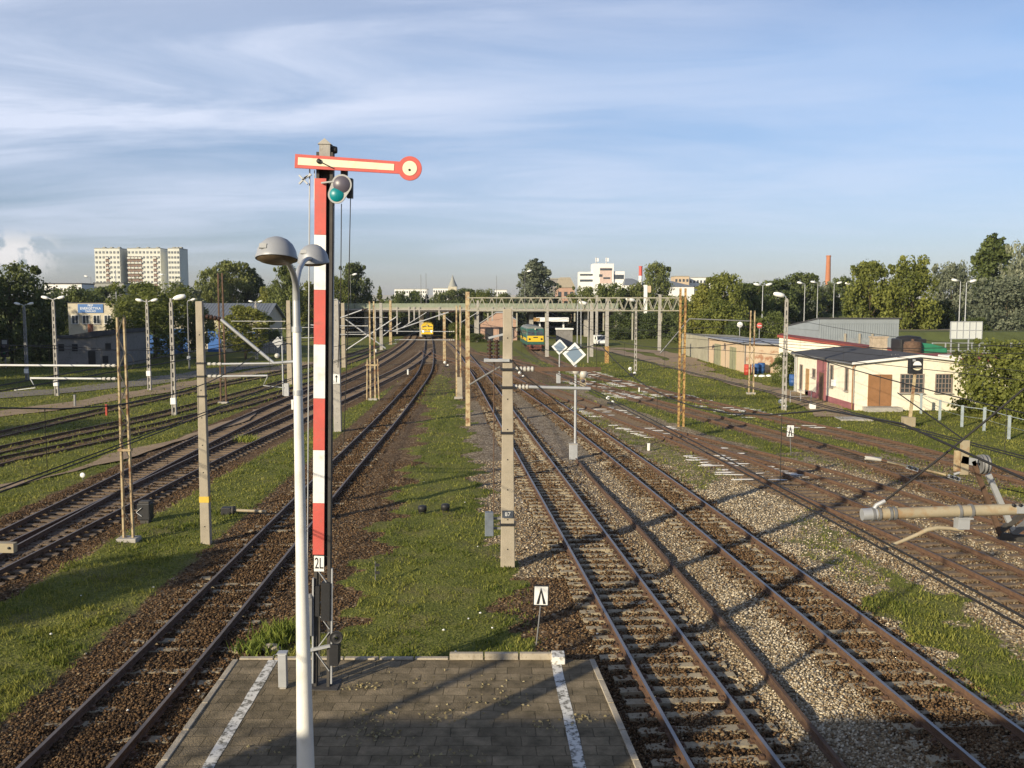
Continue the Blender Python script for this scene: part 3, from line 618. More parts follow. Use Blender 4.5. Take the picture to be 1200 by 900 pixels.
def leafmesh(me, lf):
    if lf == 'green': return me
    if (me.name, lf) not in _lm:
        c = me.copy(); c.materials.clear(); c.materials.append(LEAF[lf]); _lm[(me.name, lf)] = c
    return _lm[(me.name, lf)]
def tree(px, ytop, wpx, Y, shape, lf, label, group, name=None, cat='tree', z=0.):
    h = P(px, ytop, Y).z-z; w = wpx*Y/FPX; b = GY(px, Y, z)
    _tn[0] += 1; me, tm, H, Wd = PROTO[shape][_tn[0] % 3]
    nm = name or {'bush': 'bush', 'cone': 'fir_tree', 'willow': 'willow_tree', 'tall': 'poplar_tree'}.get(shape, 'leafy_tree')
    root = thing(nm, label, cat, b, random.uniform(0, 6.28), group); root.scale = (w/Wd, w/Wd, h/H)
    for n_, q in (('trunk', tm), ('crown', leafmesh(me, lf))):
        o = bpy.data.objects.new(n_, q); COL.objects.link(o); o.parent = root
    return root
# left side
T = tree; gl = 'trees along the left edge of the yard'
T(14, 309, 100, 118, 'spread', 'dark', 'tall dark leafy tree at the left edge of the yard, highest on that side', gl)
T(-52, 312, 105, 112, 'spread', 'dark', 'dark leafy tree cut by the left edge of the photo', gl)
T(48, 352, 62, 128, 'bush', 'dark', 'dark low bush beneath the tall dark tree by the left lamps', gl)
T(182, 332, 104, 134, 'willow', 'yellow', 'drooping willow right of the blue signboard building', gl)
T(150, 352, 46, 138, 'willow', 'green', 'smaller drooping tree between the signboard building and the willow', gl)
T(232, 354, 40, 139, 'round', 'green', 'small rounded tree in front of the long slate roof', gl)
T(288, 356, 62, 132, 'round', 'yellow', 'autumn tinged small tree before the blue doors of the long building', gl)
T(320, 385, 34, 150, 'bush', 'dark', 'dark bush by the gable of the long slate roofed building', gl)
gh = 'trees on the slope behind the long building'
for a in ((86, 336, 80, 190, 'bush', 'green', 'broad green thicket left of the flat white building roof on the slope'),
          (128, 333, 70, 215, 'round', 'green', 'rounded tree directly under the leftmost apartment tower'),
          (168, 330, 60, 200, 'round', 'yellow', 'yellowish tree under the middle apartment tower'),
          (212, 331, 60, 205, 'round', 'silver', 'greyish tree under the right apartment tower'),
          (250, 312, 44, 225, 'round', 'green', 'tall rounded tree just right of the apartment towers'),
          (272, 304, 58, 235, 'round', 'green', 'highest rounded tree on the slope behind the slate roof'),
          (297, 313, 36, 240, 'tall', 'dark', 'narrow dark tree at the right end of the high group on the slope'),
          (318, 336, 44, 230, 'bush', 'yellow', 'yellow green thicket left of the white lamp heads'),
          (337, 308, 44, 205, 'round', 'green', 'green tree behind the left lamp head'),
          (366, 330, 46, 215, 'round', 'yellow', 'yellow green tree hidden partly by the red and white board'),
          (398, 322, 34, 228, 'round', 'yellow', 'light tree immediately right of the red and white board'),
          (417, 306, 46, 235, 'round', 'dark', 'tall dark rounded tree right of the semaphore mast above the bridge'),
          (60, 340, 50, 170, 'bush', 'dark', 'dark thicket left of the signboard building')):
    T(*a, gh)
gc = 'trees beyond the road bridge'
for i, a in enumerate(((446, 334, 20, 300, 'cone', 'green', 'small pointed tree right of the tall dark tree beyond the bridge'),
          (432, 345, 24, 290, 'round', 'green', 'low tree beyond the bridge left of the first pointed tree'),
          (470, 341, 24, 310, 'round', 'green', 'low round tree under the leftmost long white block'),
          (487, 339, 22, 315, 'round', 'green', 'low tree between two thin poles beyond the bridge'),
          (500, 342, 18, 320, 'cone', 'pine', 'second small pointed tree beyond the bridge'),
          (514, 342, 20, 315, 'round', 'dark', 'dark low tree under the second long white block'),
          (528, 338, 30, 320, 'round', 'dark', 'dark tree left of the distant church spire'),
          (546, 337, 34, 325, 'round', 'dark', 'dark tree right of the distant church spire'),
          (566, 339, 40, 300, 'spread', 'yellow', 'broad yellow green tree behind the left end of the gantry'),
          (590, 342, 28, 320, 'round', 'dark', 'dark tree behind the gantry left of the tall oval tree'),
          (606, 345, 26, 330, 'cone', 'pine', 'dark pointed tree beside the tall oval tree'),
          (628, 302, 54, 270, 'tall', 'silver', 'tall oval tree standing alone above the gantry'),
          (652, 350, 34, 280, 'bush', 'green', 'low thicket right of the tall oval tree'),
          (478, 352, 50, 275, 'bush', 'dark', 'dark thicket behind the bridge above the yellow train'),
          (425, 356, 60, 270, 'bush', 'dark', 'dark thicket behind the left end of the bridge'),
          (530, 352, 60, 275, 'bush', 'dark', 'dark thicket behind the bridge right of the yellow train'),
          (585, 354, 60, 275, 'bush', 'dark', 'dark thicket behind the bridge above the salmon shed'),
          (640, 356, 60, 272, 'bush', 'dark', 'dark thicket behind the bridge above the green locomotive'))):
    T(*a, gc)
T(535, 378, 26, 214, 'bush', 'yellow', 'sunlit yellow bush beside the bridge right of the yellow train', 'bushes by the bridge')
T(557, 390, 30, 190, 'bush', 'green', 'low green bush left of the salmon shed', 'bushes by the bridge')
T(722, 385, 40, 205, 'bush', 'dark', 'dark bush at the right abutment of the bridge', 'bushes by the bridge')
gr = 'trees along the right side road'
for a in ((684, 336, 48, 240, 'bush', 'green', 'thicket right of the beige gabled house above the gantry'),
          (712, 330, 54, 250, 'bush', 'green', 'thicket under the white office block'),
          (742, 332, 50, 255, 'bush', 'green', 'thicket under the grey roof beside the office block'),
          (768, 305, 40, 310, 'round', 'green', 'rounded tall tree right of the red and white chimney'),
          (790, 345, 60, 230, 'bush', 'green', 'green thicket above the right end of the gantry'),
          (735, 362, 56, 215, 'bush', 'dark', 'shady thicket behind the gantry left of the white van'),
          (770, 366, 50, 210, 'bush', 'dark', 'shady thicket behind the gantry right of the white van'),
          (806, 352, 50, 185, 'bush', 'dark', 'dark green thicket behind the yellow gantry leg'),
          (824, 330, 44, 180, 'tall', 'yellow', 'slim autumn tinged tree just right of the yellow gantry leg'),
          (847, 317, 56, 178, 'round', 'yellow', 'autumn tinged tree with bare upper twigs behind the garages'),
          (878, 330, 60, 190, 'round', 'green', 'green tree behind the double headed road lamp'),
          (846, 352, 70, 165, 'bush', 'yellow', 'olive thicket directly over the garage roof'),
          (905, 325, 60, 205, 'round', 'dark', 'dark dense tree left of the grey metal hall'),
          (938, 318, 56, 215, 'round', 'dark', 'dark dense tree left of the brick chimney'),
          (962, 330, 44, 230, 'round', 'silver', 'greyish tree at the foot of the brick chimney'),
          (985, 322, 40, 225, 'round', 'dark', 'dark tree between the brick chimney and the bright broad tree'),
          (1018, 304, 66, 170, 'round', 'yellow', 'bright yellow green tree, left half of the pair over the hall'),
          (1066, 300, 72, 165, 'round', 'yellow', 'bright yellow green broad tree, right half of the pair over the hall'),
          (1098, 352, 50, 172, 'bush', 'dark', 'dark bushy tree behind the white panel stand'),
          (1112, 309, 62, 190, 'spread', 'silver', 'silvery grown tree left of the tall tree at the right'),
          (1160, 272, 62, 205, 'tall', 'green', 'tallest tree of the right side, green and loose'),
          (1196, 285, 60, 190, 'spread', 'silver', 'tall silvery tree at the right edge'),
          (1176, 325, 90, 165, 'spread', 'silver', 'broad pale silvery willow at the right edge, lower than the tallest tree'),
          (1245, 300, 90, 170, 'spread', 'silver', 'pale tree mostly outside the right edge of the photo'),
          (1140, 372, 46, 160, 'bush', 'dark', 'dark bush under the silvery trees right of the white panel stand'),
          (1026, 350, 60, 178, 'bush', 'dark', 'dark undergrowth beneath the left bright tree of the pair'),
          (1072, 352, 60, 176, 'bush', 'green', 'green undergrowth beneath the right bright tree of the pair'),
          (905, 365, 50, 150, 'bush', 'green', 'hedge bush above the right end of the garage roof'),
          (868, 372, 46, 150, 'bush', 'green', 'hedge bush above the middle of the garage roof')):
    T(*a, gr)
T(921, 412, 36, 91, 'bush', 'green', 'rounded bush between the garages and the cream workshop', 'bushes in the right yard')
T(1174, 398, 116, 64.5, 'bush', 'yellow', 'big leafy bush covering the right end of the cream workshop', 'bushes in the right yard')
T(1222, 420, 80, 60, 'bush', 'yellow', 'leafy bush at the right edge in front of the big one', 'bushes in the right yard')
# trees and a station roof beyond the left edge of the photograph throw the long shadows over the left sidings
for i, (x, y, h, w) in enumerate(((-74, 90, 19, 17), (-90, 102, 20, 17), (-66, 74, 18, 15), (-102, 118, 20, 18), (-78, 62, 15, 14), (-31, 4.5, 10.5, 6), (-52, 34, 12, 9), (-86, 78, 19, 16))):
    me, tm, H, Wd = PROTO['spread' if i != 5 else 'round'][i % 3]
    root = thing('leafy_tree', 'leafy tree standing left of the yard outside the photo', 'tree', (x, y, 0), i, 'trees outside the left edge'); root.scale = (w/Wd, w/Wd, h/H)
    for n_, q in (('trunk', tm), ('crown', leafmesh(me, 'dark'))): o = bpy.data.objects.new(n_, q); COL.objects.link(o); o.parent = root
# ------------------------------------------------------------------ embankments and the far green belt
M['bank'] = mat('grass_bank', (.07, .085, .025), .95, 0, .35, .25, .5, bscale=2)
def bank(x0, x1, y0, y1, h):
    mb = MB(); mb.prism([(x0, y0, -.2), (x0, y0+h*1.5, h), (x0, y1-h*1.5, h), (x0, y1, -.2)], (x1-x0, 0, 0)); o = mb.build('embankment', M['bank']); kind(o, 'structure')
bank(-160, -45, 207, 290, 6.2); bank(27, 300, 212, 300, 5.6)
mb = MB(); n = 60; V = []
for i in range(n+1):
    x = -1400+i*2800/n; h = 8+3*math.sin(i*.9)+2.5*math.sin(i*2.3)
    V += [(x, 380+abs(x)*.15, -1), (x, 430+abs(x)*.15, h*.8), (x, 900, h)]
mb.add(V, [q for i in range(n) for q in ((3*i, 3*i+3, 3*i+4, 3*i+1), (3*i+1, 3*i+4, 3*i+5, 3*i+2))], True); o = mb.build('hills', M['bank']); kind(o, 'structure')
def wood():      # the wood on the horizon reads as one mass
    r = np.random.default_rng(3); V = []; Tn = []
    for i in range(420):
        px = r.uniform(-150, 1350); Y = r.uniform(300, 440)+ (60 if 430 < px < 640 else 0); X = (px-600)/FPX*Y; h = r.uniform(7, 11.5); w = r.uniform(7, 12)
        n = 110; d = r.normal(size=(n, 3)); d /= np.linalg.norm(d, axis=1)[:, None]; p = d*[w/2, w/2, h*.5]*r.uniform(.75, 1, n)[:, None]; p[:, 2] += h*.5; p += (X, Y, 0)
        u = np.cross(d+r.normal(size=(n, 3))*.5, r.normal(size=(n, 3))); u /= np.linalg.norm(u, axis=1)[:, None]; w_ = np.cross(d, u); s = r.uniform(.7, 1.6, n)[:, None]
        V.append(np.stack([p-u*s, p-w_*s*.6, p+u*s, p+w_*s*.6], 1)); Tn.append(np.clip(r.normal(.4, .2)+r.normal(0, .12, n), 0, 1))
    V = np.concatenate(V).reshape(-1, 3); o = npmesh('far_wood', V, np.arange(len(V)).reshape(-1, 4), LEAF['green'], np.repeat(np.concatenate(Tn), 4)); kind(o, 'stuff')
wood()
# ------------------------------------------------------------------ road bridge
M['bridge_green'] = mat('pale_green_parapet', (.24, .275, .205), .8, 0, .18, .8, dirt=(.20, .16, .11))
YB = 218.; xb0, xb1 = GY(397, YB).x, GY(724, YB).x
root = thing('road_bridge', 'road bridge with a pale green parapet crossing over all the tracks', 'bridge', (xb0, YB, 0)); Lb = xb1-xb0
MB().box((Lb/2, 22, 6.35), (Lb, 44, .75)).build('deck', M['dark_steel'], root)
MB().box((Lb/2, -.15, 6.55), (Lb, .3, .35)).build('edge_beam', M['concrete_grey'], root)
mb = MB()
for i in range(33): mb.box((i*Lb/33+Lb/66, -.22, 7.36), (Lb/33-.12, .08, 1.15))
mb.box((Lb/2, -.22, 7.98), (Lb, .16, .07)); mb.build('parapet', M['bridge_green'], root)
MB().box((Lb/2, 43.8, 7.3), (Lb, .1, 1.1)).build('parapet', M['bridge_green'], root)
for i in range(5):
    x = 6+i*Lb/5
    for y in (5, 22, 39): MB().box((x, y, 3), (1.0, 1.2, 6.)).build('pier', M['concrete_grey'], root)
for x in (-1., Lb+1.): MB().box((x, 22, 3.2), (2., 44, 6.8)).build('abutment', M['concrete_grey'], root)
# ------------------------------------------------------------------ buildings
M['felt'] = mat('roofing_felt', (.065, .065, .068), .9, 0, .25, 1.2, .2)
M['slate'] = mat('blue_grey_metal_roof', (.155, .175, .205), .6, .1, .12, 1.0)
M['cream'] = mat('cream_render', (.76, .71, .58), .9, 0, .06, .8, .1, dirt=(.60, .53, .41))
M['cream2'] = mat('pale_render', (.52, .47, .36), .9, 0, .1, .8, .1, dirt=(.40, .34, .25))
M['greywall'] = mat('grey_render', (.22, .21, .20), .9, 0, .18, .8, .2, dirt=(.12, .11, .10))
M['purple'] = mat('dull_purple_paint', (.28, .11, .12), .8, 0, .15, 2)
M['brown_door'] = mat('brown_steel_door', (.27, .135, .06), .7, 0, .15, 1.5)
M['darkred'] = mat('dark_red_coping', (.27, .06, .045), .8, 0, .15, 2)
M['salmon'] = mat('salmon_render', (.42, .27, .20), .9, 0, .12, 1)
M['orange'] = mat('pale_orange_render', (.54, .42, .29), .9, 0, .07, 1, dirt=(.55, .36, .2))
M['green_door'] = mat('faded_green_door', (.26, .26, .16), .8, 0, .2, 1.2)
M['brick'] = mat('patchy_brick', (.55, .44, .32), .9, 0, 0, .9, .3, col2=(.36, .19, .115), mixlo=.40, mixhi=.50)
M['metal_wall'] = mat('grey_metal_wall', (.28, .31, .33), .6, .2, .08, .6)
M['metal_roof'] = mat('pale_metal_roof', (.40, .40, .40), .5, .3, .1, .6)
M['blue'] = mat('blue_paint', (.03, .12, .38), .6, 0, .15, 1)
M['sign_blue'] = mat('sign_blue', (.05, .15, .38), .5, 0, .06, 1)
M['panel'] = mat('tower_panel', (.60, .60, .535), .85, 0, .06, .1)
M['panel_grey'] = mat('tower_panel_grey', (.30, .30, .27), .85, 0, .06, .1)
M['winframe'] = mat('white_window_frame', (.72, .72, .70), .5, 0, .03, 3)
M['balc'] = mat('brown_balcony', (.20, .135, .105), .8, 0, .2, .3)
M['white_wall'] = mat('white_render', (.74, .73, .70), .85, 0, .05, .2)
M['brickred'] = mat('chimney_brick', (.42, .17, .09), .9, 0, .15, .5)
def window(root, c, w, h, face='-y', bars=False, frame=None, n=2):   # c: centre on the wall plane, face: outward side
    R = {'-y': Matrix.Identity(3), '-x': Matrix.Rotation(-math.pi/2, 3, 'Z'), '+x': Matrix.Rotation(math.pi/2, 3, 'Z')}[face]; c = Vector(c)
    mb = MB(); t = .07
    def bx(x, y, z, a, b_, d): mb.box(c+R@Vector((x, y, z)), (a, b_, d), R=R)
    for s in (-1, 1): bx(s*(w/2-t/2), -.03, 0, t, .10, h); bx(0, -.03, s*(h/2-t/2), w-2*t-.004, .10, t)
    if bars:
        for i in range(1, 5): bx(-w/2+i*w/5, -.045, 0, .045, .05, h-2*t)
        for i in range(1, 4): bx(0, -.04, -h/2+i*h/4, w-2*t, .05, .05)
    else:
        for i in range(1, n): bx(-w/2+i*w/n, -.035, 0, .06, .09, h-2*t)
    fr = mb.build('window', frame or M['winframe'], root)
    g = MB(); g.box(c+R@Vector((0, -.012, 0)), (w-.04, .02, h-.04), R=R); g.build('pane', M['glass'], fr)
    s_ = MB(); s_.box(c+R@Vector((0, -.08, -h/2-.04)), (w+.16, .2, .06), R=R); s_.build('sill', M['concrete_grey'], fr); return fr
def box_part(name, c, d, m, root, bev=0): return MB().box(c, d).build(name, m, root, bev)
# cream workshop
X0, Y0, Ww, Wl = 25.4, 68., 9.3, 14.4
root = thing('workshop_building', 'cream single storey workshop with brown gate and dark felt roof', 'building', (X0, Y0, 0))
mb = MB(); mb.prism([(0, 0, 0), (Ww, 0, 0), (Ww, 0, 3.5), (Ww/2, 0, 4.0), (0, 0, 3.5)], (0, Wl, 0)); mb.build('wall', M['cream'], root)
mb = MB()
for s in (0, 1):
    a, c = ((-.35, 3.50), (Ww/2, 4.05)) if s == 0 else ((Ww/2, 4.05), (Ww+.35, 3.50))
    mb.prism([(a[0], -.3, a[1]), (c[0], -.3, c[1]), (c[0], -.3, c[1]+.10), (a[0], -.3, a[1]+.10)], (0, Wl+.6, 0))
rf = mb.build('roof', M['felt'], root)
mb = MB()
for s in (0, 1):
    a, c = ((-.37, 3.44), (Ww/2, 4.0)) if s == 0 else ((Ww/2, 4.0), (Ww+.37, 3.44))
    mb.prism([(a[0], -.34, a[1]), (c[0], -.34, c[1]), (c[0], -.34, c[1]+.17), (a[0], -.34, a[1]+.17)], (0, .035, 0))
mb.build('fascia', M['white_wall'], root)
mb = MB(); mb.box((6.4, 12, 4.4), (1.25, .8, 1.2)); mb.box((6.4, 12, 5.03), (1.4, .95, .12)); mb.build('chimney', mat('sooty_brick', (.42, .34, .25), .9, 0, .3, 3), rf)
box_part('plinth', (-.03, 3.1, .26), (.07, 6.2, .52), M['purple'], root); box_part('plinth', (-.03, 9.9, .26), (.07, 3.0, .52), M['purple'], root)
gd = box_part('gate', (1.83, -.03, 1.52), (1.72, .08, 2.34), M['brown_door'], root); box_part('gap', (1.83, -.075, 1.52), (.03, .012, 2.3), M['dark_steel'], gd)
box_part('step', (1.9, -.5, .16), (2.6, 1.0, .32), M['concrete_grey'], root)
M['oldframe'] = mat('grey_barred_frame', (.25, .20, .17), .7, 0, .15, 3)
window(root, (4.2, 0, 2.03), 1.75, 1.42, bars=True, frame=M['oldframe']); window(root, (6.55, 0, 2.03), 1.25, 1.42, bars=True, frame=M['oldframe'])
for yy, zc, w, h in ((1.6, 2.2, .65, 1.75), (4.9, 2.2, .7, 1.75), (9.2, 2.1, .75, .75), (12.6, 1.5, .75, 2.2)): window(root, (0, yy, zc), w, h, '-x', frame=M['oldframe'], n=1)
box_part('portal', (-.05, 7.25, 1.68), (.12, 2.1, 3.3), M['purple'], root)
box_part('door', (-.13, 7.0, 1.2), (.06, 1.05, 2.2), mat('dark_brown_door', (.13, .07, .045), .6), root); box_part('door', (-.03, 10.9, 1.2), (.07, .8, 2.3), mat('ochre_door', (.36, .22, .10), .7), root)
box_part('meter_box', (-.12, 4.2, 1.7), (.2, .55, .5), M['white_wall'], root)
mb = MB(); mb.tube([(-.2, -.08, .1), (-.2, -.08, 3.2), (-.05, -.08, 3.4)], .055); mb.build('drainpipe', M['brown_door'], root)
for y in (13.8, 14.3): MB().tube([(-.08, y, .1), (-.08, y, 3.4)], .05).build('drainpipe', M['galv'], root)
MB().tube([(-.36, -.2, 3.47), (-.36, Wl+.2, 3.47)], .07).build('gutter', M['galv_dark'], root)
# garages
root = thing('garage_row', 'row of pale orange garages with green doors and a metal roof', 'garage', (26.7, 105, 0))
mb = MB(); mb.prism([(0, 0, 0), (9, 0, 0), (9, 0, 3.0), (0, 0, 3.35)], (0, 20, 0)); mb.build('wall', M['orange'], root)
mb = MB(); mb.prism([(0, 20, 0), (8, 20, 0), (8, 20, 3.0), (0, 20, 3.3)], (0, 20, 0)); mb.build('side_wall', mat('mossy_block_wall', (.33, .31, .23), .9, 0, .2, .6, .3), root)
MB().box((4.5, -.03, 1.5), (8.98, .06, 2.98)).build('end_wall', M['brick'], root)
mb = MB(); mb.prism([(-.5, -.5, 3.36), (9.4, -.5, 3.02), (9.4, -.5, 3.14), (-.5, -.5, 3.50)], (0, 20.6, 0)); mb.build('roof', M['metal_roof'], root)
for y, w in ((14.4, 3.4), (6.1, 3.0)):
    d = box_part('door', (-.04, y, 1.35), (.1, w, 2.7), M['green_door'], root); box_part('gap', (-.095, y, 1.35), (.012, .05, 2.6), M['dark_steel'], d)
window(root, (0, 10.4, 2.6), .8, .8, '-x', frame=M['oldframe'], n=1)
for y in (.1, 19.9): MB().tube([(-.09, y, .1), (-.09, y, 3.3)], .06).build('drainpipe', M['galv_dark'], root)
MB().tube([(5.2, -.12, .1), (5.2, -.12, 3.1)], .06).build('drainpipe', M['galv_dark'], root)
# grey hall and low wall building behind the workshop
root = thing('metal_hall', 'grey corrugated metal hall behind the cream workshop', 'building', (38.3, 115, 0))
mb = MB(); mb.add([(0, 0, 0), (9.9, 0, 0), (8.8, 11, 0), (-1.1, 11, 0), (0, 0, 6.03), (9.9, 0, 6.03), (8.8, 11, 4.70), (-1.1, 11, 4.70)], [(0, 1, 5, 4), (1, 2, 6, 5), (2, 3, 7, 6), (3, 0, 4, 7), (4, 5, 6, 7)]); mb.build('wall', M['metal_wall'], root)
mb = MB()
for i in range(33): mb.box((.2+i*.29, -.03, 2.9), (.06, .05, 5.6))
mb.box((4.95, -.02, 5.72), (9.9, .05, .6)); mb.build('cladding', M['metal_wall'], root)
mb = MB(); mb.prism([(-.2, -.25, 6.05), (10.1, -.25, 6.05), (9, 11.2, 4.72), (-1.3, 11.2, 4.72)], (0, 0, .14)); mb.build('roof', M['felt'], root)
mb = MB(); mb.prism([(-.1, 0, 4.6), (-.1, 0, 6.05), (-1.15, 11, 4.72), (-1.15, 11, 4.6)], (.05, 0, 0)); mb.build('cladding', M['metal_wall'], root)
for x in (3.2, 5.0, 6.6): box_part('pilaster', (x, -.12, 2.2), (.22, .16, 4.0), M['concrete'], root)
box_part('window', (5, -.07, 2.9), (5.0, .05, 1.5), mat('frosted_glass', (.25, .27, .28), .4), root)
root = thing('storage_building', 'low cream building with dark red roof edge behind the workshop', 'building', (28.4, 98, 0), -.36)
mb = MB(); mb.prism([(0, 0, 0), (13, 0, 0), (13, 0, 2.7), (0, 0, 4.35)], (0, 5, 0)); mb.build('wall', M['cream'], root)
mb = MB(); mb.prism([(-.2, -.2, 4.36), (13.2, -.2, 2.69), (13.2, -.2, 2.95), (-.2, -.2, 4.62)], (0, 5.4, 0)); mb.build('roof', M['darkred'], root)
root = thing('flat_roof_annex', 'low annex with dark red roof at the right of the workshop', 'building', (35.6, 76, 0))
MB().box((4, 4, 1.6), (8, 8, 3.2)).build('wall', M['cream'], root); MB().box((4, 4, 3.3), (8.5, 8.5, .2)).build('roof', M['darkred'], root); MB().box((1.5, 1, 3.5), (2.2, 1.6, .25)).build('skylight', M['white_wall'], root)
# left: blue signboard building
root = thing('office_building', 'pale flat roofed building with a blue signboard over four white windows', 'building', (GY(82, 150).x, 150, 0))
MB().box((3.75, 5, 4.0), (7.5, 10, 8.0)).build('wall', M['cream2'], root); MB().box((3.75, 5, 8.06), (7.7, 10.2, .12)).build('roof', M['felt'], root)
for i in range(4): window(root, (1.12+i*1.76, 0, 5.35), 1.15, 1.45)
sg = box_part('signboard', (3.7, -.06, 7.15), (4.1, .1, 1.42), M['sign_blue'], root)
RX = Matrix.Rotation(math.pi/2, 4, 'X')
for s, z, h in (('PKP', 7.6, .42), ('ENERGETYKA', 7.14, .44), ('ZAKŁAD', 6.70, .36)): text(s, h*1.25, M['white'], sg, Matrix.Translation((3.7, -.115, z))@RX)
MB().tube([(6.2, 4, 8), (6.2, 4, 13.5)], .08).build('mast', M['galv'], root)
root = thing('old_shed', 'dark grey old shed with a sagging felt roof in the shade', 'building', (GY(66, 116).x, 116, 0))
Wd_ = GY(142, 116).x-GY(66, 116).x
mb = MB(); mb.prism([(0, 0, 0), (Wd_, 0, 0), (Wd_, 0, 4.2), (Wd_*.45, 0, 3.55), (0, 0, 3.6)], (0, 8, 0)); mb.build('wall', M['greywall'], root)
mb = MB(); mb.prism([(-.3, -.3, 3.62), (Wd_*.45, -.3, 3.57), (Wd_+.3, -.3, 4.25), (Wd_+.3, -.3, 4.75), (Wd_*.62, -.3, 4.5), (Wd_*.2, -.3, 3.9), (-.3, -.3, 3.85)], (0, 8.6, 0)); rf = mb.build('roof', M['felt'], root)
box_part('chimney', (Wd_*.38, 3, 4.6), (.5, .5, 1.4), M['brickred'], rf)
for x, z in ((.7, 2.4), (2.4, 2.4), (6.6, 2.5), (6.2, .9)): box_part('window', (x, -.02, z), (.7, .06, .9), M['black'], root)
box_part('door', (4.5, -.02, 1.0), (.9, .06, 2.0), M['black'], root)
# left: long building with slate roof and blue doors
xa, xc = GY(203, 152).x, GY(312, 152).x; Ln = xc-xa
root = thing('depot_building', 'long pale depot building with a blue grey gabled roof and blue doors', 'building', (xa, 152, 0))
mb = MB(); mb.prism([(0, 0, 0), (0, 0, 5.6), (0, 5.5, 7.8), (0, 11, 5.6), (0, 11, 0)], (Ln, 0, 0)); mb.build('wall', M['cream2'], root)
mb = MB()
mb.prism([(-.4, -.5, 5.42), (-.4, 5.5, 7.85), (-.4, 5.5, 8.0), (-.4, -.5, 5.57)], (Ln+.9, 0, 0)); mb.prism([(-.4, 11.5, 5.42), (-.4, 5.5, 7.85), (-.4, 5.5, 8.0), (-.4, 11.5, 5.57)], (Ln+.9, 0, 0))
for i in range(30): mb.prism([(.2+i*Ln/30, -.5, 5.57), (.2+i*Ln/30, 5.5, 8.0), (.2+i*Ln/30, 5.5, 8.05), (.2+i*Ln/30, -.5, 5.62)], (.06, 0, 0))
mb.build('roof', M['slate'], root)
for x in (1.4, 12.6, 6.9): box_part('door', (x, -.05, 1.9), (2.2, .1, 3.8), M['blue'], root)
for x in (4.0, 9.6):
    mb = MB(); mb.prism([(x-.45, -.03, 2.2), (x+.45, -.03, 2.2), (x+.45, -.03, 3.9), (x+.32, -.03, 4.2), (x, -.03, 4.35), (x-.32, -.03, 4.2), (x-.45, -.03, 3.9)], (0, -.06, 0)); mb.build('window', M['blue'], root)
for y, z in ((3.2, 3.0), (6.8, 3.0)): box_part('window', (Ln+.02, y, z), (.06, .9, 1.5), M['black'], root)
root = thing('plank_fence', 'row of grey planks along the right end of the depot building', 'fence', (xc-1.5, 147, 0)); mb = MB()
for i in range(22): mb.box((.15+i*.29, 0, .95), (.22, .06, 1.9+random.uniform(-.15, .15)))
mb.build('planks', M['concrete_grey'], root); MB().box((3.2, .06, 1.3), (6.4, .06, .12)).build('rail', M['concrete_grey'], root)
xa = GY(150, 146).x
root = thing('board_fence', 'blue painted fence half hidden behind the willow', 'fence', (xa, 146, 0)); mb = MB()
for i in range(30): mb.box((.15+i*.29, 0, 1.5), (.25, .08, 3.0))
mb.build('boards', M['blue'], root)
for x in (.1, 4.4, 8.7): MB().box((x, .12, 1.55), (.15, .15, 3.1)).build('post', M['blue'], root)
# apartment towers far left on the hill
def tower(px0, px1, px2, ytop, Y, label, cols, balc):
    a = GY(px0, Y).x; w = GY(px1, Y).x-a; d = (px2/px1 and (GY(px2, Y+16).x-GY(px1, Y).x)); zt = P(px0, ytop, Y).z
    root = thing('apartment_tower', label, 'apartment block', (a, Y, 0), 0, 'apartment towers on the horizon')
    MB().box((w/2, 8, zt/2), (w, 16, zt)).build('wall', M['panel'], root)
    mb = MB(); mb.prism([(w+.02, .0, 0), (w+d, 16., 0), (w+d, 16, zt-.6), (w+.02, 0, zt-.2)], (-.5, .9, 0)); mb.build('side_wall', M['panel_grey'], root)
    mb = MB(); mb.box((w/2, 8, zt+.3), (w*1.0, 16.2, .55))
    for q in (.2, .5, .8): mb.box((w*q, 8, zt+1.0), (1.6, 3, 1.2))
    mb.build('roof', M['panel_grey'], root)
    wm = MB().box((0, -.06, 0), (1.25, .2, 1.5)); wm.mi = 1; wm.box((0, -.17, 0), (.12, .03, 1.5)); w0 = wm.build('window', [M['glass'], M['winframe']], root); first = True
    for c in balc: MB().box((w*(c+.5)/cols, -.04, zt/2-2.2), (w/cols*.98, .08, zt-5.6)).build('balcony_bay', M['balc'], root)
    bm_ = MB(); bm_.box((0, -.55, -.9), (w/cols*.8, 1.1, .9)); b0 = bm_.build('balcony', M['white_worn'] if 0 else M['panel'], root); bf = True
    for f in range(11):
        z = zt-2.4-f*3.3
        if z < 2: break
        for c in range(cols):
            x = w*(c+.5)/cols
            if c in balc and f > 0:
                o = b0 if bf else b0.copy(); bf or COL.objects.link(o); bf = False; o.location = (x, 0, z+.4)
            o = w0 if first else w0.copy(); first or COL.objects.link(o); first = False; o.location = (x, 0, z)
    return root
tower(115.5, 144.8, 152, 291.5, 620, 'leftmost cream apartment tower with one brown balcony column', 7, (3,))
tower(153.5, 192, 199, 291.5, 624, 'middle and widest cream apartment tower with several balcony columns', 9, (0, 1, 2, 3, 7))
tower(200.5, 214, 222, 291.5, 616, 'rightmost narrow cream apartment tower without balconies', 4, ())
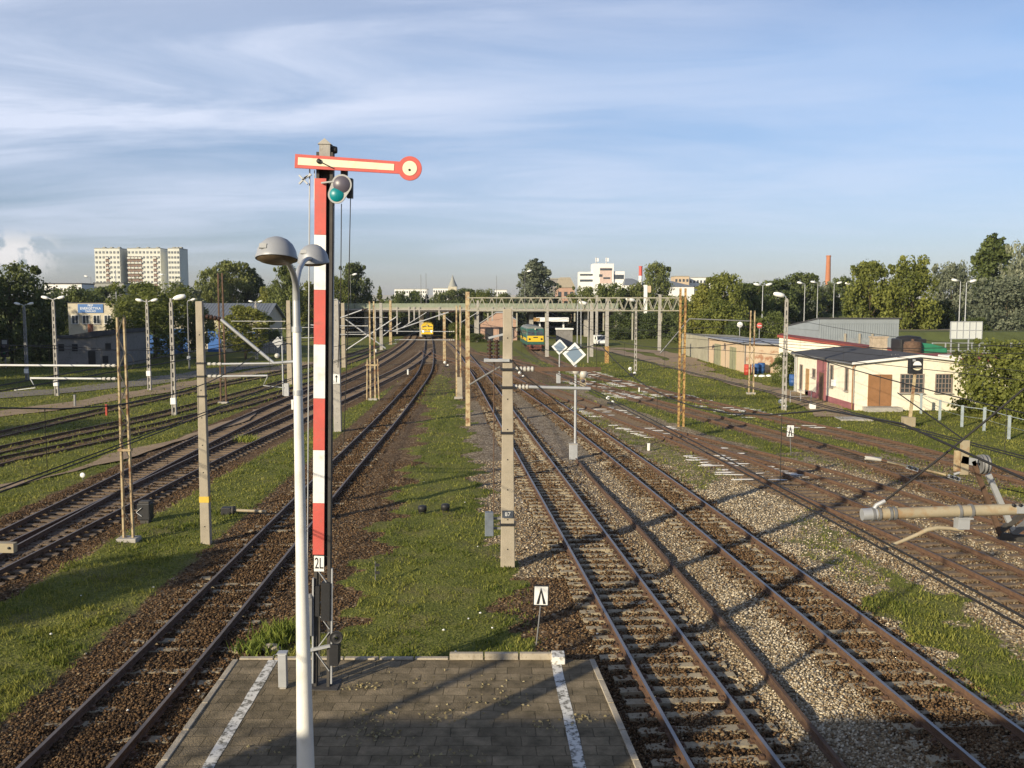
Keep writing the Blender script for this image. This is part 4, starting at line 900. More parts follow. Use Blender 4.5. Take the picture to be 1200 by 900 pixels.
# other distant buildings
def block(name, label, px0, px1, y0, Y, m, dep=12, rows=0, cols=0, group=None, roof=None, win=None):
    a = GY(px0, Y).x; w = GY(px1, Y).x-a; zt = P(px0, y0, Y).z
    root = thing(name, label, 'building', (a, Y, 0), 0, group); MB().box((w/2, dep/2, zt/2), (w, dep, zt)).build('wall', m, root)
    MB().box((w/2, dep/2, zt+.2), (w+.4, dep+.4, .4)).build('roof', roof or M['panel_grey'], root)
    if rows:
        first = None
        for r_ in range(rows):
            for c in range(cols):
                if first is None: o = first = MB().box((0, -.05, 0), (w/cols*.55, .1, 1.5)).build('window', win or M['glass'], root)
                else: o = first.copy(); COL.objects.link(o)
                o.location = (w*(c+.5)/cols, 0, zt-2.2-r_*3.2)
    return root, w, zt
g = 'long white blocks on the horizon'
block('apartment_block', 'leftmost long white apartment block over the yellow train', 463, 501, 339, 720, M['white_wall'], 12, 3, 14, g)
block('apartment_block', 'second long white apartment block, left of the church spire', 508, 530, 338, 720, M['white_wall'], 12, 3, 8, g)
block('apartment_block', 'short white apartment block just right of the church spire', 538, 546, 340, 720, M['white_wall'], 12, 3, 3, g)
block('apartment_block', 'white apartment block left of the tall oval tree', 580, 594, 340, 720, M['white_wall'], 12, 3, 5, g)
block('long_building', 'flat dark roofed building above the trees left of the towers', 56, 99, 333, 330, M['white_wall'], 10, 1, 10, None, M['felt'])
block('garage_block', 'low grey building half hidden below the leftmost tower', 113, 148, 332, 420, M['panel_grey'], 10, 1, 8, None, M['felt'])
root, w, zt = block('house', 'dark gabled house right of the tall oval tree', 644, 657, 327, 330, M['greywall'], 10, 2, 3)
root, w, zt = block('house', 'beige gabled house beside the white office block', 652, 673, 337, 320, M['salmon'], 10, 2, 3)
mb = MB(); mb.prism([(-.3, -.3, zt), (w+.3, -.3, zt), (w*.75, -.3, zt+3.5), (w*.2, -.3, zt+3.5)], (0, 10.6, 0)); mb.build('gable_roof', M['concrete'], root)
# white stepped office block
Yo = 480.; xo = GY(678, Yo).x; k = Yo/FPX
root = thing('office_block', 'white stepped office block with dark strip windows and rooftop antennas', 'building', (xo, Yo, 0))
def zb(y): return P(700, y, Yo).z
for nme, a, c, y0, y1, dp, m_ in (('tower', 16, 40, 309, 340, 14, M['white_wall']), ('wing', 0, 22, 318.5, 340, 11, M['white_wall']), ('wing', 38, 53, 318, 340, 12, M['white_wall'])):
    MB().box(((a+c)/2*k, dp/2-(1 if nme == 'tower' else 0), (zb(y0)+0)/2), ((c-a)*k, dp, zb(y0))).build(nme, m_, root)
for a, c, y0, y1, yy in ((1, 20, 321, 323, -.1), (1, 20, 327.5, 330, -.1), (39, 52, 322, 327, -.1), (24, 38, 314.5, 317, -1.1), (23, 27, 321.5, 324.5, -1.1), (28, 36, 325, 327, -1.1)):
    MB().box(((a+c)/2*k, yy, (zb(y0)+zb(y1))/2), ((c-a)*k, .15, zb(y0)-zb(y1))).build('window', M['glass'], root)
MB().box((31*k, -1.06, zb(323)), (14*k, .08, 8)).build('facade_panel', mat('pinkish_panel', (.55, .42, .36), .8), root)
for px_, h in ((21, 301), (33, 301)): MB().tube([(px_*k, 6, zb(310)), (px_*k, 6, zb(h))], .35).build('antenna', M['galv'], root); MB().box((px_*k+.4, 6, zb(h)-1.2), (1.6, .4, 1.8)).build('dish', M['white_wall'], root)
for nm_, lab, a, c, y0, yr, Y, mw, mr_ in (('hall', 'hall with a sloping grey roof right of the white office block', 731, 757, 334, 326, 470, M['white_wall'], M['slate']), ('gabled_hall', 'white gabled hall with a grey roof right of the round tree', 772, 812, 336, 329, 430, M['white_wall'], M['slate'])):
    x0_ = GY(a, Y).x; w_ = GY(c, Y).x-x0_; z0_, zr = P(a, y0, Y).z, P(a, yr, Y).z
    root = thing(nm_, lab, 'building', (x0_, Y, 0)); MB().box((w_/2, 6, z0_/2), (w_, 12, z0_)).build('wall', mw, root)
    mb = MB(); mb.prism([(-.3, -.4, z0_), (w_+.3, -.4, z0_), (w_*.4, 5, zr), (w_*.1, 5, zr)], (0, 7, 0)); mb.build('roof', mr_, root)
block('apartment_block', 'orange rendered block right of the round tree on the horizon', 789, 806, 324, 520, M['orange'], 12, 2, 4, g)
block('apartment_block', 'long white and orange block above the right trees on the horizon', 806, 846, 325.5, 530, M['white_wall'], 12, 2, 10, g)
def chimney(label, px, y0, Y, r0, r1, bands):
    b_ = GY(px, Y); h = P(px, y0, Y).z; root = thing('factory_chimney', label, 'chimney', b_)
    k_ = len(bands)
    for i, m_ in enumerate(bands):
        z0_, z1_ = h*i/k_, h*(i+1)/k_; ra, rb = r0+(r1-r0)*i/k_, r0+(r1-r0)*(i+1)/k_
        MB().tube([(0, 0, z0_), (0, 0, z1_)], ra, 14, rb).build('shaft', m_, root)
    MB().tube([(0, 0, h), (0, 0, h+.5)], r1*1.15, 14).build('rim', bands[-1], root)
chimney('tall brick factory chimney above the right trees', 967.5, 301, 330, 1.3, .75, [M['brickred']])
chimney('white chimney with red bands right of the office block', 749.5, 313, 470, 1.15, .9, [M['white_wall'], M['red'], M['white_wall'], M['red'], M['white_wall'], M['red']])
b_ = GY(531, 650); root = thing('church_tower', 'pale church spire on the horizon above the bridge', 'church', b_)
zt = P(531, 336, 650).z; MB().box((0, 0, zt/2), (6, 6, zt)).build('tower', M['cream2'], root); mb = MB(); mb.lathe((0, 0, 0), [(3.4, zt), (1.2, zt+5), (.1, P(531, 322, 650).z)], 8); mb.build('spire', M['panel_grey'], root)
b_ = GY(755.5, 225); root = thing('roadside_pylon', 'white and orange roadside pylon above the gantry', 'sign', b_); z0_, z1_ = P(755, 350, 225).z-4, P(755, 334, 225).z
MB().box((0, 0, z1_/2), (.8, .6, z1_)).build('column', M['white'], root); MB().box((.5, .05, z1_-1), (1.6, .5, 1.6)).build('panel', M['orange'], root)
# salmon gable shed and fuel canopy by the bridge
xs = GY(563, 200).x; ws = GY(606, 200).x-xs
root = thing('brick_shed', 'salmon coloured gabled shed in front of the bridge', 'building', (xs, 200, 0))
mb = MB(); mb.prism([(0, 0, 0), (ws, 0, 0), (ws, 0, 4.2), (ws*.62, 0, 5.9), (ws*.42, 0, 5.9), (0, 0, 3.6)], (0, 9, 0)); mb.build('wall', M['salmon'], root)
mb = MB(); mb.prism([(-.2, -.2, 3.55), (ws*.42, -.2, 5.92), (ws*.62, -.2, 5.92), (ws+.2, -.2, 4.15), (ws+.2, -.2, 4.35), (ws*.62, -.2, 6.1), (ws*.42, -.2, 6.1), (-.2, -.2, 3.75)], (0, 9.4, 0)); mb.build('roof', M['metal_roof'], root)
for x in (ws*.25, ws*.6): box_part('gate', (x, -.04, 1.3), (1.5, .1, 2.6), M['black'], root)
root = thing('canopy', 'white and yellow flat canopy on posts beside the green locomotive', 'canopy', (GY(645, 172).x, 172, 0))
MB().box((.3, 0, 5.0), (6.0, 3, .75)).build('roof', M['white'], root); MB().box((-2.6, -.02, 5.0), (1.1, 3.06, .65)).build('fascia', M['rust_yellow'], root)
for x in (-2, 2.4): MB().box((x, 0, 2.3), (.3, .3, 4.7)).build('post', M['white'], root)
MB().box((2.6, .8, 1.6), (3.0, 2, 3.2)).build('kiosk', M['greywall'], root); MB().box((2.6, .7, 3.25), (3.3, 2.3, .3)).build('kiosk_roof', M['white'], root)
# ------------------------------------------------------------------ the semaphore
b_ = G(376, 805, PZ); YS = b_.y; ks = YS/FPX
sem = thing('semaphore_signal', 'tall railway semaphore with a red and cream arm on a red and white striped mast', 'semaphore', b_)
sem.rotation_euler = (0, math.radians(1.35), 0)
def sz(y): return EYE-(y-356)*ks*1.006-PZ
ZT = sz(183)
mb = MB()
for x in (-.11, .145): mb.box((x, .06, ZT/2), (.055, .18, ZT))
for i in range(26):
    z = .5+i*ZT/27
    if z > 2.3: mb.bar((-.11, .16, z), (.145, .16, z+.38), .012, .05)
mb.box((.02, .145, ZT/2+1.2), (.22, .015, ZT-2.4)); mb.build('mast', M['dark_steel'], sem)
mb = MB()
for i in range(5):
    z = .35+i*.42; mb.bar((-.09, -.035, z), (.17, -.035, z+.36), .05, .014) if i % 2 else mb.bar((.17, -.035, z), (-.09, -.035, z+.36), .05, .014)
mb.box((-.15, -.05, 1.15), (.03, .06, 2.1)); mb.box((.215, -.05, 1.25), (.03, .06, 2.3)); mb.bar((-.34, -.12, .75), (.2, -.1, .88), .07, .05)
mb.build('bracing', M['galv'], sem)
zs = [sz(y) for y in (213, 277, 340, 403, 466, 527, 590, 652)]
for i in range(7):
    w = .22; mb = MB(); mb.box((-.048, -.06, (zs[i]+zs[i+1])/2), (w, .03, zs[i]-zs[i+1]-.003)); mb.build('board', M['red'] if i % 2 == 0 else M['white_enamel'], sem, .004)
np_ = MB().box((-.035, -.06, (sz(653.5)+sz(672))/2), (.19, .03, sz(653.5)-sz(672))).build('number_plate', M['white'], sem)
text('2L', .31, M['black'], np_, Matrix.Translation((-.035, -.078, (sz(653.5)+sz(672))/2))@Matrix.Diagonal((.56, 1, 1, 1))@RX)
mb = MB(); mb.box((.02, .06, ZT-.06), (.20, .20, .40)); mb.prism([(-.11, -.06, ZT+.14), (.15, -.06, ZT+.14), (.02, -.06, ZT+.25)], (0, .24, 0)); mb.build('cap', M['concrete_grey'], sem)
MB().lathe((.17, .10, ZT+.06), [(0, -.06), (.06, -.055), (.075, 0), (.06, .055), (0, .06)], 12, 'X').build('bell', M['dark_steel'], sem)
# arm
def armpiece(outline, y, t, m, name, par=sem):
    mb = MB(); mb.prism([(x, y, z) for x, z in outline], (0, t, 0)); return mb.build(name, m, par, .004)
az_ = sz(196.5); ca, sa = math.cos(-.040), math.sin(-.040)
def ar(x, z): return (x*ca-z*sa, az_+x*sa+z*ca)
xl, xd = -.50, 1.63; R_ = .222
out = [ar(xl, .128), ar(xl, -.128)]
th = math.asin(.112/R_)
out += [ar(xd-R_*math.cos(th), -.112)]
out += [ar(xd-R_*math.cos(th+ (2*math.pi-2*th)*i/28), -R_*math.sin(th+(2*math.pi-2*th)*i/28)) for i in range(1, 28)]
out += [ar(xd-R_*math.cos(th), .112)]
arm = armpiece(out[::-1], -.19, .035, M['red'], 'arm')
armpiece([ar(xl+.06, .070), ar(xl+.06, -.070), ar(xd-.29, -.060), ar(xd-.29, .060)][::-1], -.1985, .008, M['cream_enamel'], 'stripe', arm)
armpiece([ar(xd+.135*math.cos(i*math.pi/14), .135*math.sin(i*math.pi/14)) for i in range(28)][::-1], -.1985, .008, M['cream_enamel'], 'disc', arm)
mb = MB(); q = ar(xd-.005, -.03); mb.lathe((q[0], -.2, q[1]), [(0, -.008), (.022, -.008), (.022, .01)], 10, 'Y')
q = ar(-.05, .02); mb.lathe((q[0], -.21, q[1]), [(0, -.02), (.045, -.02), (.045, .02)], 10, 'Y'); mb.bar((q[0], -.215, q[1]), (q[0]+.26, -.205, q[1]-.12), .035, .02); mb.build('pivot', M['black'], arm)
# spectacle with two lenses
x1, z1, x2, z2 = .36, sz(220), .27, sz(231.5)
mb = MB(); o_ = []
for i in range(15): a = math.radians(-30+i*180/14); o_.append((x1+.19*math.cos(a), -.14, z1+.19*math.sin(a)))
for i in range(15): a = math.radians(150+i*180/14); o_.append((x2+.165*math.cos(a), -.14, z2+.165*math.sin(a)))
mb.prism(o_[::-1], (0, .03, 0)); mb.bar((-.02, -.12, z1+.02), (x1-.1, -.12, z1+.06), .06, .03); mb.build('spectacle', M['grey_plate'], sem, .003)
MB().lathe((x1, -.15, z1), [(0, -.001), (.152, 0), (.16, .012)], 24, 'Y').build('lens', M['lensdark'], sem); MB().lathe((x2, -.15, z2), [(0, -.001), (.127, 0), (.135, .012)], 24, 'Y').build('lens', M['teal'], sem)
mb = MB(); mb.box((x1+.13, .02, z1-.05), (.10, .16, .36)); mb.box((x1+.02, .02, z1+.24), (.12, .10, .10)); mb.build('lamp_housing', M['dark_steel'], sem)
mb = MB(); mb.tube([(-.27, -.02, .6), (-.26, -.02, az_-.1)], .013, 6); mb.tube([(-.17, -.02, z2-.1), (-.17, -.02, az_-.12)], .01, 6); mb.build('pull_rod', M['galv'], sem)
mb = MB(); mb.bar((-.22, -.05, az_-.2), (-.36, -.05, az_-.28), .05, .03)
for s in (-1, 1): mb.bar((-.37-.08, -.05, az_-.30-s*.08), (-.37+.08, -.05, az_-.30+s*.08), .05, .03)
mb.build('balance_lever', M['galv'], sem)
MB().box((.225, .02, z1-.5), (.045, .05, 6.0)).build('cable_pipe', M['galv'], sem) if False else MB().tube([(.19, .02, sz(420)), (.19, .02, sz(216))], .014, 8).build('cable_pipe', M['galv'], sem)
for xa_, xb_, za_, zb_ in ((.33, .28, z2-.15, sz(430)), (.50, .40, z1-.2, sz(520))): MB().tube([(xa_, .02, za_), ((xa_+xb_)/2+.02, .04, (za_+zb_)/2), (xb_, .06, zb_)], .009, 5).build('cable', M['wire'], sem)
mb = MB()
for x in (-.10, .12): mb.box((x, .32, ZT/2-.2), (.03, .04, ZT-.6))
for i in range(33): mb.tube([(-.10, .32, .4+i*.29), (.12, .32, .4+i*.29)], .011, 5)
mb.build('ladder', M['dark_steel'], sem)
MB().lathe((.31, -.08, sz(752)), [(.03, -.04), (.03, -.02), (.115, -.02), (.125, -.03), (.125, .03), (.115, .02), (.03, .02), (.03, .04)], 18, 'Y').build('pulley_wheel', M['black'], sem)
MB().box((.27, .02, sz(773)), (.17, .3, .42)).build('wire_drive', M['black'], sem); MB().box((.1, -.02, 1.75), (.17, .2, .75)).build('wire_drive', M['black'], sem); MB().box((-.06, -.03, 1.75), (.08, .12, .6)).build('wire_drive', M['black'], sem)
mb = MB(); mb.box((-.20, -.07, 1.45), (.09, .14, .75)); mb.lathe((-.20, -.07, 1.83), [(.06, 0), (.03, .06), (0, .07)], 8); mb.build('counterweight', M['galv_dark'], sem)
MB().box((.04, .1, -.01), (.62, .55, .06)).build('foot_plate', M['dark_steel'], sem)
b_ = G(332, 806, PZ); cb = thing('control_cabinet', 'slim grey cabinet standing at the foot of the semaphore', 'cabinet', b_)
MB().box((0, 0, .36), (.16, .14, .66)).build('body', M['galv'], cb, .01); MB().box((0, 0, .71), (.19, .17, .03)).build('lid', M['galv'], cb); MB().box((0, 0, .02), (.12, .1, .05)).build('plinth', M['concrete_grey'], cb)
# ------------------------------------------------------------------ white lamp post on the platform
YL = 10.2; q = P(349.5, 470, YL); lp = thing('lamp_post', 'white tapered platform lamp post with two grey dome heads', 'street lamp', (q.x, YL, PZ))
def lz(y): return P(349, y, YL).z-PZ
MB().tube([(0, 0, 0), (0, 0, lz(890)), (0, 0, lz(760)), (0, 0, lz(650)), (0, 0, lz(460)), (0, 0, lz(386))], [.135, .100, .080, .064, .050, .046], 20).build('pole', M['lampwhite'], lp)
MB().tube([(0, 0, lz(388)), (0, 0, lz(362)), (0, 0, lz(340))], [.043, .041, .038], 16).build('upper_tube', M['galv'], lp)
for y_ in (460, 386): MB().tube([(0, 0, lz(y_)-.03), (0, 0, lz(y_)+.03)], .056, 16).build('collar', M['galv'], lp)
M['dome'] = mat('grey_lamp_dome', (.30, .31, .33), .45, .1, .06, 6)
for y_, x_, r_, yp in ((-1.05, .06, .197, 293), (1.15, -.05, .185, 299)):
    zc = P(330, yp, YL+y_).z-PZ-.02
    z0_ = lz(352)
    MB().tube([(0, 0, z0_)]+[(x_*t, y_*(1-math.cos(t*1.45))/.88*.9, z0_+(zc-z0_-.03)*math.sin(t*1.57)) for t in (.15, .3, .5, .7, .85, 1)], [.040, .038, .034, .031, .028, .026, .026], 12).build('arm', M['galv'], lp)
    RT = Matrix.Rotation(-.20 if y_ < 0 else .12, 3, 'X'); h = MB().lathe((x_*1.0, y_, zc-.06), [(r_*1.04, -.012), (r_*1.05, .01), (r_, .03), (r_*.95, .08), (r_*.80, .137), (r_*.55, .183), (r_*.28, .207), (0, .214)], 28, 'Z', RT).build('lamp_head', M['dome'], lp)
    MB().lathe((x_, y_, zc-.07), [(0, -.045), (r_*.5, -.04), (r_*.85, -.02), (r_*1.0, .0)], 28, 'Z', RT).build('diffuser', mat('lamp_diffuser', (.15, .11, .07), .35, 0, .2, 6), h)
    MB().box((x_-r_*.45, y_-r_*.80, zc+.05), (.07, .02, .05), R=Matrix.Rotation(-.5, 3, 'X')).build('sticker', M['grey_plate'], h)
# ------------------------------------------------------------------ overhead line posts
def pt(root, x, y, z): return Vector((x, y, z))
def concrete_post(px, pyb, pyt, label, wb=.44, wt=.26, band=None, m='concrete', group='overhead line posts'):
    b_ = G(px, pyb); h = P(px, pyt, b_.y).z
    root = thing('concrete_post', label, 'post', b_, 0, group); mb = MB(); mb.bar((0, 0, -.3), (0, 0, h), wb, wb*.8, wt, wt*.8, side=(0, 1, 0)); mb.build('shaft', M[m], root, .02)
    mb = MB(); n = int(h/.9)
    for i in range(n):
        z = .6+i*.9; mb.lathe((0, -(wb+(wt-wb)*z/h)*.4-.001, z), [(0, -.002), (.022, -.002), (.022, .01)], 8, 'Y')
    mb.build('bolt_holes', M['black'], root)
    return root, h
def twin_post(px, pyb, pyt, label, sep=.34, sept=None, leg=.08, m='rust_pale', foot=True, group='overhead line posts', lace=True):
    b_ = G(px, pyb); h = P(px, pyt, b_.y).z; sept = sept or sep*.75
    root = thing('steel_post', label, 'post', b_, 0, group)
    for s in (-1, 1): mb = MB(); mb.bar((s*sep/2, 0, -.1), (s*sept/2, 0, h), leg, .14, leg*.9, .12, side=(0, 1, 0)); mb.build('leg', M[m], root)
    if lace:
        mb = MB(); n = max(5, int(h/.55))
        for i in range(n):
            z0_, z1_ = h*i/n, h*(i+1)/n; s = 1 if i % 2 else -1
            mb.bar((s*(sep+(sept-sep)*i/n)/2, -.06, z0_), (-s*(sep+(sept-sep)*(i+1)/n)/2, -.06, z1_), .03, .02)
        mb.build('lacing', M['dark_steel'], root)
    if foot: MB().box((0, 0, .06), (sep+.35, .5, .2)).build('footing', M['concrete_grey'], root, .02)
    return root, h
M['galv_pale'] = mat('pale_grey_pipe', (.58, .58, .57), .5, .1, .1, 3)
def cantilever(root, x0, x1, z_low, z_mid, z_top, slant=True, m='galv'):     # pipes carried by a post, insulated from it
    s = 1 if x1 > x0 else -1
    for z, xe in ((z_mid, x1), (z_low, (x0+x1*1.6)/2.6 if not slant else x1-.2*s)):
        p = MB().tube([(x0+.50*s, 0, z), (xe, 0, z+.02)], .036, 10).build('bracket_pipe', M[m], root)
        MB().insul((x0, 0, z), (x0+.50*s, 0, z), .052, 3).build('insulator', M['insul'], p)
    if slant:
        p = MB().tube([(x0+.5*s, 0, z_top-.10), (x1, 0, z_mid+.03), (x1+.7*s, 0, z_mid+.08)], .055, 10).build('stay_pipe', M[m], root)
        MB().insul((x0, 0, z_top), (x0+.5*s, 0, z_top-.10), .08, 4).build('insulator', M['insul_brown'], p)
    mb = MB(); x1 = x1 if slant else (x0+x1*1.6)/2.6+.2*s; mb.tube([(x1-.2*s, 0, z_low), (x1-.35*s, 0, z_low-.30), (x1+.35*s, 0, z_low-.38)], .018, 6); mb.build('steady_arm', M[m], root)
# main post right of the grass
r1, h1 = concrete_post(595, 665, 362, 'tall concrete post between the central grass and the main track, switch on top', .44, .26)
k1 = r1.location.y/FPX
pl = MB().box((0, -.225, 1.68), (.33, .02, .22)).build('number_plate', mat('dark_blue_plate', (.06, .07, .09), .5), r1)
text('87', .17, M['white'], pl, Matrix.Translation((0, -.239, 1.68))@RX)
for z in (5.98, 5.45, 4.10, 1.35): MB().box((0, 0, z), (.42 if z > 3 else .47, .36 if z > 3 else .42, .07)).build('clamp', M['black'], r1)
sb = MB().box((-.55, -.05, 1.35), (.26, .22, .72)).build('switch_box', mat('blue_grey_box', (.13, .15, .18), .5), r1, .015); mb = MB(); mb.bar((-.45, 0, 1.5), (-.2, 0, 1.5), .06, .06); mb.bar((-.45, 0, 1.2), (-.2, 0, 1.2), .06, .06); mb.build('bracket', M['galv_dark'], sb)
MB().tube([(-.42, -.05, 1.7), (-.40, -.05, 6.3)], .016, 6).build('operating_rod', M['rust'], r1)
MB().box((-.32, -.02, 6.25), (.75, .4, .08)).build('switch_shelf', M['galv'], r1)
for x in (-.52, -.32): MB().insul((x, -.05, 6.29), (x, -.05, 6.85), .085, 5).build('insulator', M['insul_brown'], r1)
MB().bar((-.56, -.05, 6.9), (.05, -.05, 7.05), .07, .06).build('contact_blade', M['galv'], r1)
mb = MB(); mb.tube([(.1, -.1, 6.3), (.5, -.1, 5.8), (1.6, -.1, 4.9)], .018, 6); mb.tube([(.0, .1, 7.2), (.35, 0, 7.2), (.45, 0, 6.9)], .018, 6); mb.build('cable', M['wire'], r1)
p = MB().bar((.80, 0, 5.98), (2.75, 0, 5.98), .12, .12).build('beam', M['rust'], r1); MB().insul((.22, 0, 5.98), (.78, 0, 5.98), .08, 5).build('insulator', M['insul'], p)
p = MB().tube([(.62, 0, 5.45), (2.45, 0, 5.40)], .05, 10).build('bracket_pipe', M['galv'], r1); MB().insul((.2, 0, 5.45), (.62, 0, 5.45), .075, 4).build('insulator', M['insul'], p)
MB().tube([(-.22, 0, 6.05), (-.7, .4, 5.75), (-1.15, .8, 5.45)], .03, 6).build('stay_pipe', M['galv_dark'], r1)
# post beside the left track
r2, h2 = concrete_post(242, 637, 353, 'tall concrete post with a yellow band, left of the semaphore track', .32, .22)
MB().box((0, 0, 1.5), (.315, .26, .20)).build('yellow_band', mat('yellow_band', (.60, .42, .06), .7, 0, .15, 4), r2)
for z in (5.98, 5.55, 4.9): MB().box((0, 0, z), (.28, .24, .06)).build('clamp', M['black'], r2)
cantilever(r2, .18, 2.35, 5.55, 5.95, 7.5)
# rusty lattice post with pipes to the left
r3, h3 = twin_post(151, 635, 372, 'rusty yellow two legged lattice post carrying white pipes to the left', .31, .22, .058, 'rust_pale')
MB().box((0, -.02, 3.1), (.42, .2, .07)).build('cross_plate', M['rust_pale'], r3)
cantilever(r3, -.2, -4.8, 5.45, 5.88, 7.3, False, 'galv_pale')
MB().tube([(.2+.18*math.cos(a*.5), 0, 6.0+.25*math.sin(a*.5)) for a in range(13)], .012, 5).build('cable_loop', M['wire'], r3)
r, h = twin_post(262, 473, 320, 'slim rusty two legged post behind the yellow banded concrete post', .42, .32, .11, 'rust')
r, h = concrete_post(340, 451, 352, 'concrete post hidden partly by the white platform lamp', .5, .36); cantilever(r, .3, 5.2, 4.6, 5.6, 7.4, False); cantilever(r, -.3, -5.6, 5.5, 6.2, 7.4, False)
r, h = concrete_post(396, 506, 352, 'grooved concrete post with a white arrow plate right of the semaphore', .46, .36, m='concrete_grey')
pl = MB().box((0, -.2, 3.3), (.42, .03, .6)).build('number_plate', M['white'], r); mb = MB(); mb.bar((0, -.222, 3.1), (0, -.222, 3.45), .05, .008); mb.prism([(-.1, -.218, 3.4), (.1, -.218, 3.4), (0, -.218, 3.55)], (0, -.008, 0)); mb.build('arrow', M['black'], pl)
r, h = concrete_post(403, 431, 355, 'concrete post with crossed white pipes at the left end of the bridge', .5, .4); cantilever(r, .3, 5.5, 4.4, 6.2, 7.4, False)
mb = MB(); mb.tube([(.3, 0, 6.0), (5.2, 0, 2.4)], .09, 6); mb.tube([(.3, 0, 2.2), (6.6, 0, 6.3)], .09, 6); mb.build('cross_pipe', M['galv'], r)
r, h = twin_post(437, 469, 353, 'rusty lattice post between the two left tracks below the bridge', .38, .34, .12, 'rust_pale'); cantilever(r, -.3, -4.3, 5.4, 6.1, 7.5, True)
mb = MB()
for s in (-1, 1): mb.bar((s*.5, 0, 0), (s*.42, 0, 3.4), .09, .12)
mb.box((0, 0, 2.9), (1.1, .16, .12)); mb.build('base_frame', M['rust_pale'], r)
r, h = twin_post(537.5, 467, 358, 'rusty lattice post with a concrete foot left of the tall plain pole', .36, .3, .12, 'rust_pale'); MB().box((.1, 0, .9), (.42, .4, 1.8)).build('concrete_foot', M['concrete'], r); cantilever(r, -.3, -5.5, 4.9, 5.6, 7.3, True)
r, h = concrete_post(521, 425, 366, 'low rusty pole standing right of the yellow train', .42, .34, m='rust_pale')
for px, yb, yt, m_, lab in ((458, 404, 352, 'rust_pale', 'thin rusty pole left of the yellow train'), (447, 410, 355, 'concrete_grey', 'thin grey pole nearest to the rusty lattice post below the bridge'),
                            (641, 418, 352, 'concrete_grey', 'grey pole close to the right side of the green locomotive'),
                            (699, 403, 346, 'concrete_grey', 'grey pole left of the white van'), (693, 418, 355, 'concrete_grey', 'thin grey pole right of the lattice mast beyond the diamond boards'), (560, 401, 352, 'concrete_grey', 'grey pole at the left side of the salmon shed'),
                            (772.6, 411, 345, 'concrete_grey', 'grey pole standing in grass beside the dirt road end')):
    r, h = concrete_post(px, yb, yt, lab, .55, .45, m=m_)
r, h = concrete_post(711, 426, 349, 'grey pole with an orange foot right of the diamond boards', .5, .42, m='concrete_grey'); MB().bar((0, 0, 0), (0, 0, 2.3), .54, .45, .53, .44).build('orange_foot', M['rust_yellow'], r)
r, h = twin_post(678.5, 407, 352, 'galvanised lattice mast behind the big diamond board', .7, .6, .16, 'galv')
for px, yt, yb, z in ((466, 357, 392, 0), (486, 357, 379, 0), (516, 357, 377, 0), (480, 360, 380, 0)):    # drop posts hanging from a far beam
    pass
r, h = twin_post(880, 462, 364, 'two legged faded post in front of the garages', .40, .34, .10, 'rust_pale')
MB().tube([(-.2, 0, 6.4), (-5.5, 0, 6.6), (-8.0, 0, 3.6)], .06, 6).build('stay_pipe', M['galv_dark'], r)
# gantry
g0 = G(547, 503); g1 = G(798, 495); gy = (g0.y+g1.y)/2
gr_ = thing('signal_gantry', 'long pale lattice gantry spanning the tracks between two poles', 'gantry', (g0.x, gy, 0)); Lg = GY(798, gy).x-g0.x
zt, zb_ = P(600, 349, gy).z, P(600, 364, gy).z
M['truss'] = mat('pale_olive_truss_paint', (.33, .32, .255), .7, 0, .12, 2, dirt=(.22, .15, .09))
mb = MB()
for y in (-.3, .3):
    for z in (zt, zb_): mb.box((Lg/2, y, z), (Lg, .07, .07))
    n = 22
    for i in range(n):
        x0_, xm, x1_ = Lg*i/n, Lg*(i+.5)/n, Lg*(i+1)/n; mb.bar((x0_, y, zb_), (xm, y, zt), .045, .04); mb.bar((xm, y, zt), (x1_, y, zb_), .045, .04)
for i in range(12): mb.bar((Lg*i/12, -.3, zt), (Lg*(i+1)/12, .3, zt), .035, .035); mb.bar((Lg*i/12, .3, zb_), (Lg*(i+1)/12, -.3, zb_), .035, .035)
mb.build('truss', M['truss'], gr_)
for x, yt, w, m_ in ((0, 342, .30, 'rust_pale'), (Lg, 338, .42, 'rust_yellow')):
    h = P(600, yt, gy).z; mb = MB()
    if x == 0: mb.bar((x, 0, -.2), (x, 0, h), w, .3, w*.85, .28, side=(0, 1, 0))
    else:
        for s in (-1, 1): mb.bar((x+s*.16, -.36, -.2), (x+s*.16, -.36, h), .12, .16, side=(0, 1, 0))
        for i in range(16): mb.bar((x-.14, -.40, .2+i*.52), (x+.14, -.40, .6+i*.52), .05, .02)
    mb.build('leg', M[m_], gr_)
for i in range(7): x = Lg*(i+.7)/7.4; MB().box((x, 0, zb_-.35-.3*(i % 3)), (.09, .09, .7+.6*(i % 3))).build('drop_post', M['truss'], gr_)
# far beam below the bridge with hanging posts
fr0, fr1 = GY(440, 190).x, GY(600, 190).x
gf = thing('signal_gantry', 'thin far gantry in front of the bridge with short posts hanging over the tracks', 'gantry', (fr0, 190, 0)); Lf = fr1-fr0
MB().box((Lf/2, 0, 7.0), (Lf, .25, .3)).build('beam', M['truss'], gf)
for x in (0, Lf): MB().box((x, 0, 3.7), (.35, .3, 7.4)).build('leg', M['concrete_grey'], gf)
for px, yb in ((466, 391), (480, 379), (486, 376), (492, 373), (515, 375), (540, 385), (549, 372), (577, 376), (590, 380)):
    x = GY(px, 190).x-fr0; zz0 = P(px, yb, 190).z; MB().box((x, -.3, (7.3+zz0)/2), (.28, .2, 7.3-zz0)).build('drop_post', M['concrete_grey'], gf)
for a, c in (((470, 385), (500, 366)), ((515, 366), (530, 378)), ((540, 378), (560, 366)), ((445, 396), (470, 378))):
    pa, pc = P(*a, 190), P(*c, 190); MB().tube([(pa.x-fr0, -.4, pa.z), (pc.x-fr0, -.4, pc.z)], .09, 6).build('stay_pipe', M['galv'], gf)
